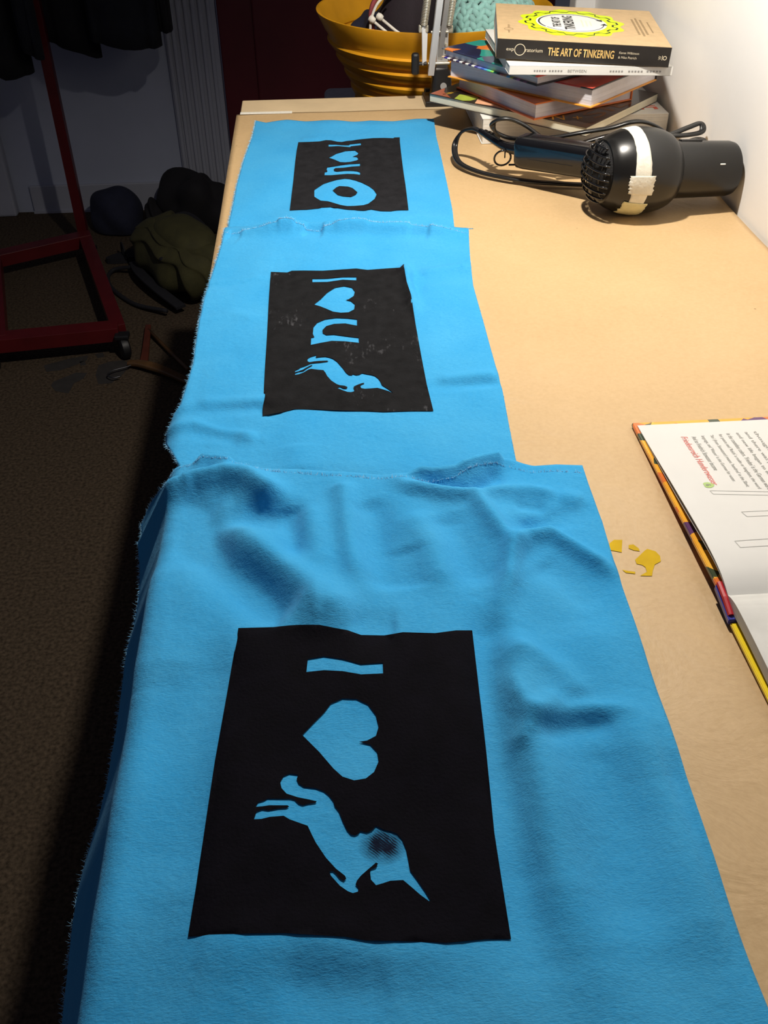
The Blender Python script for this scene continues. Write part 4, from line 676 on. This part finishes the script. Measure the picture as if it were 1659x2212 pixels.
# ---------------------------------------------------------------- desk lamp
LP = empty('desk_lamp', (.21, 1.72, TZ)); tag(LP, 'white spring-arm desk lamp clamped to the far table edge', 'lamp')
lo = Vector((.21, 1.72, TZ)); wm = mat('white_enamel', (.80, .80, .80), .3, .02, 20, coat=.3); gm = mat('grey_steel', (.42, .41, .40), .35, .08, 40, metal=.15); sm_ = mat('spring_steel', (.70, .64, .50), .3, .1, 60, metal=.6); bk = mat('clamp_black', (.014, .013, .013), .35, .1, 40)
bm = new(); box(bm, (0.006, .002, .0045), (.062, .060, .009), bev=.0015); clamp = obj('clamp_jaw', bm, bk, LP)
bm = new(); box(bm, (.006, .052, -.035), (.05, .012, .09), bev=.002); box(bm, (.006, .02, -.072), (.05, .07, .012), bev=.002); obj('clamp_bracket', bm, bk, LP)
bm = new(); tube(bm, [(.006, .01, -.10), (.006, .01, -.036)], .005, 12); lathe(bm, [(.018, -.115), (.02, -.11), (.02, -.10), (.012, -.097)], 16, Matrix.Translation((.006, .01, 0))); obj('clamp_screw', bm, bk, LP)
bm = new(); rings = []
for z, w, d in ((.008, .040, .034), (.020, .034, .032), (.046, .031, .030), (.054, .026, .028)):
    rings.append([bm.verts.new((.004 + a, b, z)) for a, b in rrect(w, d, .006)])
for a, b in zip(rings, rings[1:]):
    for i in range(len(a)): bm.faces.new((a[i], a[(i + 1) % len(a)], b[(i + 1) % len(a)], b[i]))
bm.faces.new(rings[0]); bm.faces.new(rings[-1]); post = obj('pivot_block', bm, bk, LP, smooth='auto')
bm = new(); tube(bm, [(.006, -.0145, .030), (.006, -.0170, .030)], .0055, 14, upv=(1, 0, 0)); obj('screw_hole', bm, gm, post)
# side plates, arms and springs
EL = Vector((.219, 1.50, TZ + .54)) - lo; AB = Vector((-.018, -.006, .058)); ad_ = (EL - AB).normalized()
bm = new(); prism(bm, [(-.010, 0), (.010, 0), (.0095, .066), (.007, .074), (-.004, .074), (-.0085, .066)], -.0008, .0008, M=lookm((.004, -.003, .046), (.1, -1, 0), (1, .1, 0))); box(bm, (.0125, .004, .080), (.0016, .014, .066)); obj('bracket_plate', bm, gm, LP)
bm = new(); prism(bm, [(-.004, 0), (.004, 0), (.006, .055), (.003, .062), (-.003, .062), (-.006, .055)], -.0008, .0008, M=lookm((-.026, -.006, .062), (.6, -.8, 0), (1, .5, 0))); obj('slotted_link', bm, wm, LP)
def bar(a, b, w, d): 
    a = Vector(a); b = Vector(b); M = lookm(a, b - a, (1, 0, 0)); bm = new(); box(bm, (0, 0, (b - a).length / 2), (w, d, (b - a).length), M=M, bev=.0008); return bm
obj('lower_arm', bar(AB + Vector((.002, -.012, -.008)), EL, .010, .009), wm, LP, label='white square arm')
obj('lower_arm', bar(AB + Vector((.018, .010, .002)), EL + Vector((.012, .014, 0)), .008, .008), gm, LP)
def spring(a, b, rad, turns):
    a = Vector(a); b = Vector(b); M = lookm(a, b - a, (1, 0, 0)); L_ = (b - a).length; n = turns * 8
    bm = new(); tube(bm, [M @ Vector((rad * math.cos(2 * math.pi * i / 8), rad * math.sin(2 * math.pi * i / 8), L_ * i / n)) for i in range(n + 1)], .0009, 5, upv=b - a); return bm
for i, (s0, dx) in enumerate(((Vector((-.0275, -.006, .124)), -.012), (Vector((.0135, -.002, .122)), .018))):
    e0 = s0 + ad_ * .24 + Vector((.004, 0, 0))
    obj('spring', spring(s0, e0, .0056, 90), sm_, LP, smooth=True)
    bm = new(); box(bm, s0 - ad_ * .008, (.016, .007, .012), bev=.002); obj('spring_anchor', bm, sm_, LP)
    bm = new(); tube(bm, [e0, EL - ad_ * .02 + Vector((dx, 0, 0))], .0016, 6); obj('spring_hook', bm, sm_, LP)
bm = new(); tube(bm, [(-.044, -.006, .064), (-.022, -.006, .064)], .003, 8); lathe(bm, [(.0, -.006), (.008, -.006), (.0095, -.003), (.0095, .003), (.008, .006), (0, .006)], 6, lookm((-.042, -.006, .064), (1, 0, 0))); box(bm, (-.041, -.006, .064), (.013, .012, .034), bev=.004); obj('tension_knob', bm, bk, LP)
for p, q in (((-.016, -.008, .112), (.012, -.008, .112)), ((-.02, -.008, .064), (.016, -.008, .064)), ((.010, -.014, .092), (.010, -.004, .092))):
    bm = new(); tube(bm, [p, q], .0025, 10, upv=(0, 0, 1)); obj('pivot_bolt', bm, sm_, LP, smooth='auto')
HDP = LAMP_HEAD - lo; neck = HDP - LAMP_AIM * .075
obj('upper_arm', bar(EL, neck + Vector((0, .03, .0)), .010, .009), wm, LP); obj('upper_arm', bar(EL + Vector((.012, .012, -.012)), neck + Vector((.012, .03, -.012)), .008, .008), gm, LP)
bm = new(); lathe(bm, [(.014, -.012), (.016, 0), (.014, .012)], 20, lookm(EL + Vector((.006, 0, 0)), (1, 0, 0))); obj('elbow_joint', bm, bk, LP, smooth='auto')
MSH = lookm(HDP, -LAMP_AIM, (1, 0, 0))
sh_prof = [(.074, -.012), (.066, .015), (.045, .045), (.028, .058), (.026, .10), (.018, .108), (0, .109)]
bm = new(); lathe(bm, sh_prof + [], 48, MSH, caps=(False, False)); shade = obj('lamp_shade', bm, wm, LP, smooth='auto'); md = shade.modifiers.new('thickness', 'SOLIDIFY'); md.thickness = .0015; md.offset = 0
bulbm = bpy.data.materials.new('glowing_bulb'); bulbm.use_nodes = True; bn = bulbm.node_tree.nodes['Principled BSDF']; bn.inputs['Emission Color'].default_value = (1, .88, .7, 1); bn.inputs['Emission Strength'].default_value = 8
bm = new(); lathe(bm, [(0, .052), (.012, .055), (.018, .064), (.014, .076), (.011, .084), (.011, .10)], 24, MSH, caps=(False, True)); obj('bulb', bm, bulbm, LP, smooth=True)
ld = bpy.data.lights.new('lamp_light', 'SPOT'); ld.energy = LAMP_WATT; ld.color = LAMP_COLOR; ld.spot_size = R(150); ld.spot_blend = .35; ld.shadow_soft_size = .022
lt = bpy.data.objects.new('lamp_light', ld); COL.objects.link(lt); lt.parent = LP; lt.matrix_local = lookm(HDP - LAMP_AIM * .024, -LAMP_AIM, (1, 0, 0))

# ---------------------------------------------------------------- basket, stool, bin, things in the basket
BX, BY_, BZ = .236, 2.035, .585
ST = empty('wooden_stool', (BX, BY_, 0)); tag(ST, 'wooden stool carrying the ribbed basket behind the table', 'stool')
stw = mat('stool_wood', (.22, .12, .05), .5, .2, 30, .1, 80)
bm = new(); lathe(bm, [(.15, BZ - .03), (.16, BZ - .026), (.16, BZ - .004), (.155, BZ)], 40, caps=(True, True)); obj('seat', bm, stw, ST, smooth='auto')
for a in (45, 135, 225, 315):
    bm = new(); tube(bm, [(.17 * math.cos(R(a)), .17 * math.sin(R(a)), 0), (.11 * math.cos(R(a)), .11 * math.sin(R(a)), BZ - .028)], .014, 12); obj('leg', bm, stw, ST, smooth=True)
bk_m = mat('amber_basket', (.78, .36, .012), .42, .22, 9, .06, 60, coat=.15)
BK = empty('ribbed_basket', (BX, BY_, BZ + .001)); tag(BK, 'large amber ribbed bowl basket behind the table', 'basket')
prof = [(.0, 0), (.118, 0), (.128, .006)]
rr = [.128, .136, .144, .152, .160, .172, .187, .203, .226]; zz = [.006, .032, .059, .086, .113, .140, .168, .197, .240]
for i in range(8):
    r0, r1, za, zb = rr[i], rr[i + 1], zz[i], zz[i + 1]
    prof += [(r0 + .001, za + .003), (r0 + (r1 - r0) * .3 + .004, za + (zb - za) * .25), (r0 + (r1 - r0) * .65 + .0065, za + (zb - za) * .6), (r1 + .0045, zb - .006), (r1 + .001, zb - .002)] if i < 7 else [(r0 + .002, za + .004), (r0 + .009, za + .014), (r0 + .016, za + .028), (r1, zb)]
inner = [(r - .006, z + (.003 if z < .01 else 0)) for r, z in prof[::-1] if r > .05] 
prof2 = prof + [(.2265, .2425), (.2225, .2425)] + inner + [(0, .012)]
bm = new(); lathe(bm, prof2, 96, caps=(False, False)); obj('bowl', bm, bk_m, BK, smooth='auto')
BN = empty('fabric_bin', (.156, 2.30, 0)); tag(BN, 'grey fabric storage bin behind the basket', 'bin')
gf = mat('grey_felt', (.48, .46, .46), .95, .1, 60, .3, 500)
bm = new(); box(bm, (0, 0, .29), (.26, .13, .58), bev=.03, seg=4); obj('body', bm, gf, BN, smooth='auto')
bm = new(); box(bm, (0, 0, .585), (.27, .138, .03), bev=.014, seg=4); obj('lid', bm, gf, BN, smooth='auto')
# contents: lumpy soft things
def lump(name, c, s, m, seed, amp=.18, freq=9, sub=5, squash=None, label=None, cat=None, rotz=0):
    bm = new(); bmesh.ops.create_icosphere(bm, subdivisions=sub, radius=1.0); r_ = np.random.default_rng(seed); K = r_.normal(size=(7, 3)) * freq * .35; ph = r_.random(7) * 6.28
    for v in bm.verts:
        d = sum(math.sin(k[0] * v.co.x + k[1] * v.co.y + k[2] * v.co.z + q) for k, q in zip(K, ph)) / 7
        p = v.co * (1 + amp * 2.2 * d)
        if squash is not None and p.z < squash: p.z = squash + (p.z - squash) * .08
        v.co = Vector((p.x * s[0], p.y * s[1], p.z * s[2]))
    o = obj(name, bm, m, loc=c, rot=(0, 0, rotz), smooth=True)
    if label: tag(o, label, cat)
    return o
navy = mat('navy_cloth', (.010, .012, .030), .9, .2, 30, .3, 200); blackc = mat('black_cloth', (.007, .006, .008), .9, .2, 30, .3, 200)
lump('folded_garment', (BX - .105, BY_ - .01, .785), (.055, .075, .035), navy, 3, label='dark navy garment stuffed in the left of the amber basket', cat='clothing')
lump('folded_garment', (BX + .0, BY_ + .11, .78), (.12, .075, .075), blackc, 5, label='black garment heaped at the back of the amber basket', cat='clothing')
# teal knitted throw: lump covered with rows of knit loops
teal = mat('teal_knit', (.26, .50, .46), .9, .18, 60, .4, 300, sheen=.3)
kn = lump('knitted_throw', (BX + .082, BY_ - .02, .79), (.104, .125, .088), teal, 11, .10, 7, label='pale teal chunky knitted throw in the basket behind the lamp', cat='blanket')
def knit(parent, s, seed):
    bm = new(); n = 0
    for i in range(19):
        th = math.pi * (.08 + .62 * i / 18)
        m_ = max(5, int(32 * math.sin(th)))
        for j in range(m_):
            a = 2 * math.pi * (j + .5 * (i % 2)) / m_
            d = Vector((math.sin(th) * math.cos(a), math.sin(th) * math.sin(a), math.cos(th)))
            q = Vector((d.x * s[0], d.y * s[1], d.z * s[2])) * 1.04; tg = Vector((-math.sin(a), math.cos(a), 0)); nn = Vector((d.x / s[0], d.y / s[1], d.z / s[2])).normalized(); dn = nn.cross(tg)
            for sg in (-1, 1):
                M = Matrix.Translation(q) @ lookm((0, 0, 0), tg * .75 * sg + dn, nn).to_4x4()
                r = bmesh.ops.create_icosphere(bm, subdivisions=1, radius=1.0)
                for v in r['verts']: v.co = M @ Vector((v.co.x * .0055, v.co.y * .0068, v.co.z * .0125)) + tg * sg * .0055
    o = obj('knit_loops', bm, teal, parent, smooth=True); o['kind'] = 'stuff'
knit(kn, (.108, .130, .092), 2)
# dark bag with pink padded strap and pale cords
BG = empty('dark_bag', (BX - .046, BY_ - .062, .748)); tag(BG, 'dark bag with dusty pink rim strap and white cords in the basket', 'bag')
bm = new(); bmesh.ops.create_icosphere(bm, subdivisions=4, radius=1.0)
for v in bm.verts: v.co = Vector((v.co.x * .085 + .012, v.co.y * .06, v.co.z * .105 + .035))
obj('bag_body', bm, mat('dark_plum_fabric', (.012, .006, .010), .85, .2, 30, .2, 200), BG, smooth=True)
pk = mat('dusty_pink_fabric', (.24, .045, .05), .8, .25, 120, .3, 300)
pts = [(-.075, -.045, .055), (-.083, -.05, .085), (-.076, -.05, .112), (-.052, -.048, .132), (-.02, -.046, .142), (.02, -.044, .142), (.05, -.042, .130)]
bm = new(); tube(bm, catmull(pts, 6), 1.0, upv=(0, 1, 0), section=[(a * .62, b * .75) for a, b in rrect(.012, .016, .004, 3)]); obj('rim_strap', bm, pk, BG, smooth='auto')
wc = mat('white_cord', (.70, .66, .58), .7, .1, 80, .2, 400)
bm = new(); tube(bm, catmull([(-.080, -.056, .040), (-.084, -.060, .075), (-.072, -.060, .108), (-.050, -.058, .126)], 6), .0025, 8); obj('rim_piping', bm, wc, BG, smooth=True)
for dx, dz in ((0, 0), (.014, .004)):
    bm = new(); tube(bm, [(-.080 + dx, -.062, .083 + dz), (-.052 + dx, -.068, .062 + dz), (-.012 + dx * 1.4, -.074, .034 + dz)], .0026, 8); c_ = obj('cord', bm, wc, BG, smooth=True)
    bm = new(); lathe(bm, [(0, -.007), (.005, -.0055), (.0062, 0), (.005, .0055), (0, .007)], 16, lookm((-.081 + dx, -.063, .085 + dz), (.8, -.3, -.5))); obj('cord_end', bm, wc, c_, smooth=True)

# ---------------------------------------------------------------- clothes rack
red = mat('red_rack_paint', (.085, .0045, .006), .4, .15, 20, .03, 100)
RK = empty('clothes_rack', (-.73, 2.6, 0)); tag(RK, 'red metal clothes rack with castors at the left of the room', 'clothes rack'); ro = Vector((-.73, 2.6, 0))
FR, NR, NL, FL_ = Vector((-.722, 2.87, .062)), Vector((-.528, 2.245, .062)), Vector((-.815, 2.205, .062)), Vector((-.955, 2.68, .062))
def rail(name, a, b, w, h): return obj(name, bar(a - ro, b - ro, h, w), red, RK)
rail('base_bar', FR, NR, .030, .036); rail('base_bar', FL_ + Vector((0, .05, 0)), NL, .038, .036); rail('cross_bar', NR, NL - Vector((.25, .03, 0)), .036, .05); rail('cross_bar', FR - Vector((-.02, .02, 0)), FL_ - Vector((.25, .10, 0)), .036, .045)
rail('post', FR + Vector((-.012, .045, -.03)), FR + Vector((-.012, .045, 1.55)), .026, .028)
rail('hanging_rail', Vector((-1.35, 2.905, 1.60)), Vector((-.30, 2.905, 1.60)), .026, .026)
cast = mat('castor_rubber', (.008, .008, .009), .5, .1, 40)
for p in (FR + Vector((.035, -.10, 0)), NR + Vector((.012, -.03, 0)), NL - Vector((.02, .02, 0)), FL_):
    q = p - ro; bm = new(); lathe(bm, [(.0, -.012), (.022, -.012), (.029, -.008), (.03, 0), (.029, .008), (.022, .012), (0, .012)], 24, lookm((q.x, q.y, .030), (.9, .4, 0))); w_ = obj('castor', bm, cast, RK, smooth='auto')
    bm = new(); box(bm, (q.x, q.y, .062), (.036, .03, .012), bev=.003); obj('castor_fork', bm, cast, w_)
# garments on the rail: hollow draped tubes with folds and slanting hems
def garment(x0, x1, y, hem0, hem1, label, m, seed, depth=.05, steps=None):
    n = 44; rows = 22; r_ = np.random.default_rng(seed); ph = r_.random(3) * 6.28; cx = (x0 + x1) / 2; hw = (x1 - x0) / 2; vs = []
    for k in range(rows):
        t = k / (rows - 1)
        for i in range(n):
            a = 2 * math.pi * i / n; ca = math.cos(a); sgn = math.copysign(abs(ca) ** .6, ca)
            s = (sgn + 1) / 2; hem = hem0 + (hem1 - hem0) * s if steps is None else float(np.interp(s, *zip(*steps)))
            topz = 1.575 - .12 * abs(sgn) ** 1.5; z = topz + (hem - topz) * t
            w = hw * (.75 + .25 * min(1, t * 3)) if t < .33 else hw
            fold = 1 + .18 * math.sin(7 * a + ph[0]) * t + .10 * math.sin(11 * a + ph[1]) * t
            vs.append((sgn * w, math.sin(a) * depth * fold, z))
    fs = [(k * n + i, k * n + (i + 1) % n, (k + 1) * n + (i + 1) % n, (k + 1) * n + i) for k in range(rows - 1) for i in range(n)] + [tuple(range(n))]
    me = bpy.data.meshes.new('hanging_garment'); me.from_pydata(vs, [], fs); o = obj('hanging_garment', me, m, loc=(cx, y, 0), smooth=True); md = o.modifiers.new('thickness', 'SOLIDIFY'); md.thickness = .003
    tag(o, label, 'clothing', 'dark garments hanging on the rack')
gn = [mat('black_wool', (.004, .004, .006), .95, .2, 40, .3, 200), mat('navy_wool', (.004, .005, .010), .95, .2, 40, .3, 200)]
garment(-1.02, -.775, 2.905, .530, .518, 'longest black garment hanging left of the red rack post', gn[0], 1, steps=[(0, .56), (.6, .530), (.72, .512), (1, .520)])
garment(-.772, -.725, 2.845, .60, .566, 'narrow dark garment hanging in front of the red rack post', gn[1], 2, .03)
garment(-.732, -.594, 2.96, .595, .541, 'black garment with slanting hem just right of the red rack post', gn[0], 3, .035)
garment(-.600, -.415, 2.905, .602, .579, 'wide dark garment hanging at the right of the rack', gn[1], 4, steps=[(0, .603), (.5, .583), (1, .580)])
garment(-.413, -.385, 2.93, .618, .612, 'narrow dark garment at the right end of the rack', gn[0], 5, .04)

# ---------------------------------------------------------------- things on the floor
olive = mat('olive_canvas', (.048, .044, .012), .85, .2, 30, .3, 250); darkstrap = mat('black_webbing', (.008, .008, .012), .8, .2, 60)
BP = empty('backpack', (-.405, 2.64, 0), (0, 0, R(-60))); tag(BP, 'olive yellow backpack with dark straps lying on the floor by the table', 'bag')
bm = new(); bmesh.ops.create_icosphere(bm, subdivisions=5, radius=1.0)
for v in bm.verts:
    p = v.co; sx = math.copysign(abs(p.x) ** .75, p.x); sy_ = math.copysign(abs(p.y) ** .8, p.y); sz = math.copysign(abs(p.z) ** .8, p.z)
    w = .008 * math.sin(9 * p.x + 4 * p.y) + .006 * math.sin(13 * p.y + 7 * p.z)
    v.co = Vector((sx * .20, sy_ * (.095 - .015 * p.x) + w, max(-.085, sz * .085 + w * .6) + .088))
obj('bag_body', bm, olive, BP, smooth=True)
bm = new(); bmesh.ops.create_icosphere(bm, subdivisions=4, radius=1.0)
for v in bm.verts:
    p = v.co; v.co = Vector((math.copysign(abs(p.x) ** .7, p.x) * .12 + .02, math.copysign(abs(p.y) ** .7, p.y) * .07 + .01, p.z * .04 + .150))
obj('front_pocket', bm, olive, BP, smooth=True)
for yy, zz_ in ((-.108, .035), (.05, .172)):
    bm = new(); tube(bm, catmull([(-.16, yy * .8, zz_ * .8), (-.06, yy, zz_ + .004), (.06, yy, zz_ + .002), (.18, yy * .85, zz_ * .7)], 8), 1.0, section=rrect(.030, .008, .002, 2)); obj('strap', bm, darkstrap, BP, smooth='auto')
bm = new(); tube(bm, catmull([(-.13, -.10, .03), (-.18, -.15, .012), (-.10, -.19, .008), (.05, -.18, .008), (.17, -.13, .02)], 8), .006, 8); obj('loose_strap', bm, darkstrap, BP, smooth=True)
bm = new(); lathe(bm, [(0, .004), (.008, .003), (.010, 0)], 16, lookm((.075, -.085, .128), (0, -.6, 1))); obj('eyelet', bm, darkstrap, BP)
def drop(o): 
    mz = min(v.co.z for v in o.data.vertices); o.location.z = .001 - mz
for a in ((('clothes_heap', (-.395, 3.06, 0), (.11, .09, .115), blackc, 21, .22, 8), 'pointed heap of black clothes against the door casing', 'clothing'), (('dark_sack', (-.655, 3.07, 0), (.085, .08, .085), navy, 22, .12, 6), 'rounded navy sack on the floor by the back wall', 'bag'), (('dark_shoe_bag', (-.535, 3.06, 0), (.035, .06, .06), blackc, 23, .25, 8), 'small dark bundle between the navy sack and the black heap', 'bag')):
    o = lump(*a[0], squash=-.55); tag(o, a[1], a[2]); drop(o)
# dark sandal-like shoe with strap loops
SH = empty('dark_shoe', (-.575, 2.83, 0), (0, 0, R(20))); tag(SH, 'dark strappy shoe lying on the floor beside the olive backpack', 'shoe')
bm = new(); prism(bm, [(.085 * math.cos(a), .030 * math.sin(a) * (1 + .25 * math.cos(a))) for a in np.linspace(0, 2 * math.pi, 24, endpoint=False)], .001, .018); obj('sole', bm, darkstrap, SH)
for x in (-.03, .035):
    bm = new(); tube(bm, catmull([(x, -.028, .016), (x, -.02, .04), (x, 0, .05), (x, .02, .04), (x, .028, .016)], 6), 1.0, upv=(1, 0, 0), section=rrect(.014, .004, .001, 2)); obj('strap', bm, darkstrap, SH)
# wooden coat hanger
HG = empty('coat_hanger', (-.41, 2.18, .0)); tag(HG, 'wooden coat hanger lying on the floor beside the table', 'coat hanger')
hw_ = mat('hanger_wood', (.10, .05, .017), .45, .2, 40, coat=.2); ho = Vector((-.41, 2.18, 0))
def L2(x, y, z=.012): return Vector((x, y, z)) - ho
bm = new(); tube(bm, catmull([L2(-.500, 2.165), L2(-.465, 2.15, .016), L2(-.41, 2.115, .016), L2(-.345, 2.062, .012)], 8), lambda u: 1.0 - .25 * abs(2 * u - 1), section=rrect(.026, .013, .004, 3)); obj('shoulder_arm', bm, hw_, HG, smooth='auto')
bm = new(); tube(bm, catmull([L2(-.463, 2.158), L2(-.466, 2.22), L2(-.476, 2.36)], 8), lambda u: 1.0 - .3 * u, section=rrect(.022, .013, .004, 3)); obj('shoulder_arm', bm, mat('hanger_red_wood', (.09, .022, .012), .45, .2, 40), HG, smooth='auto')
bm = new(); tube(bm, [L2(-.472, 2.335), L2(-.35, 2.12)], .005, 10); obj('trouser_bar', bm, hw_, HG, smooth=True)
bm = new(); tube(bm, catmull([L2(-.485, 2.16), L2(-.505, 2.145), L2(-.535, 2.13), L2(-.545, 2.11), L2(-.53, 2.095), L2(-.512, 2.10)], 8), .0018, 8); obj('hook', bm, mat('hook_steel', (.12, .12, .13), .5, .05, 40, metal=1), HG, smooth=True)
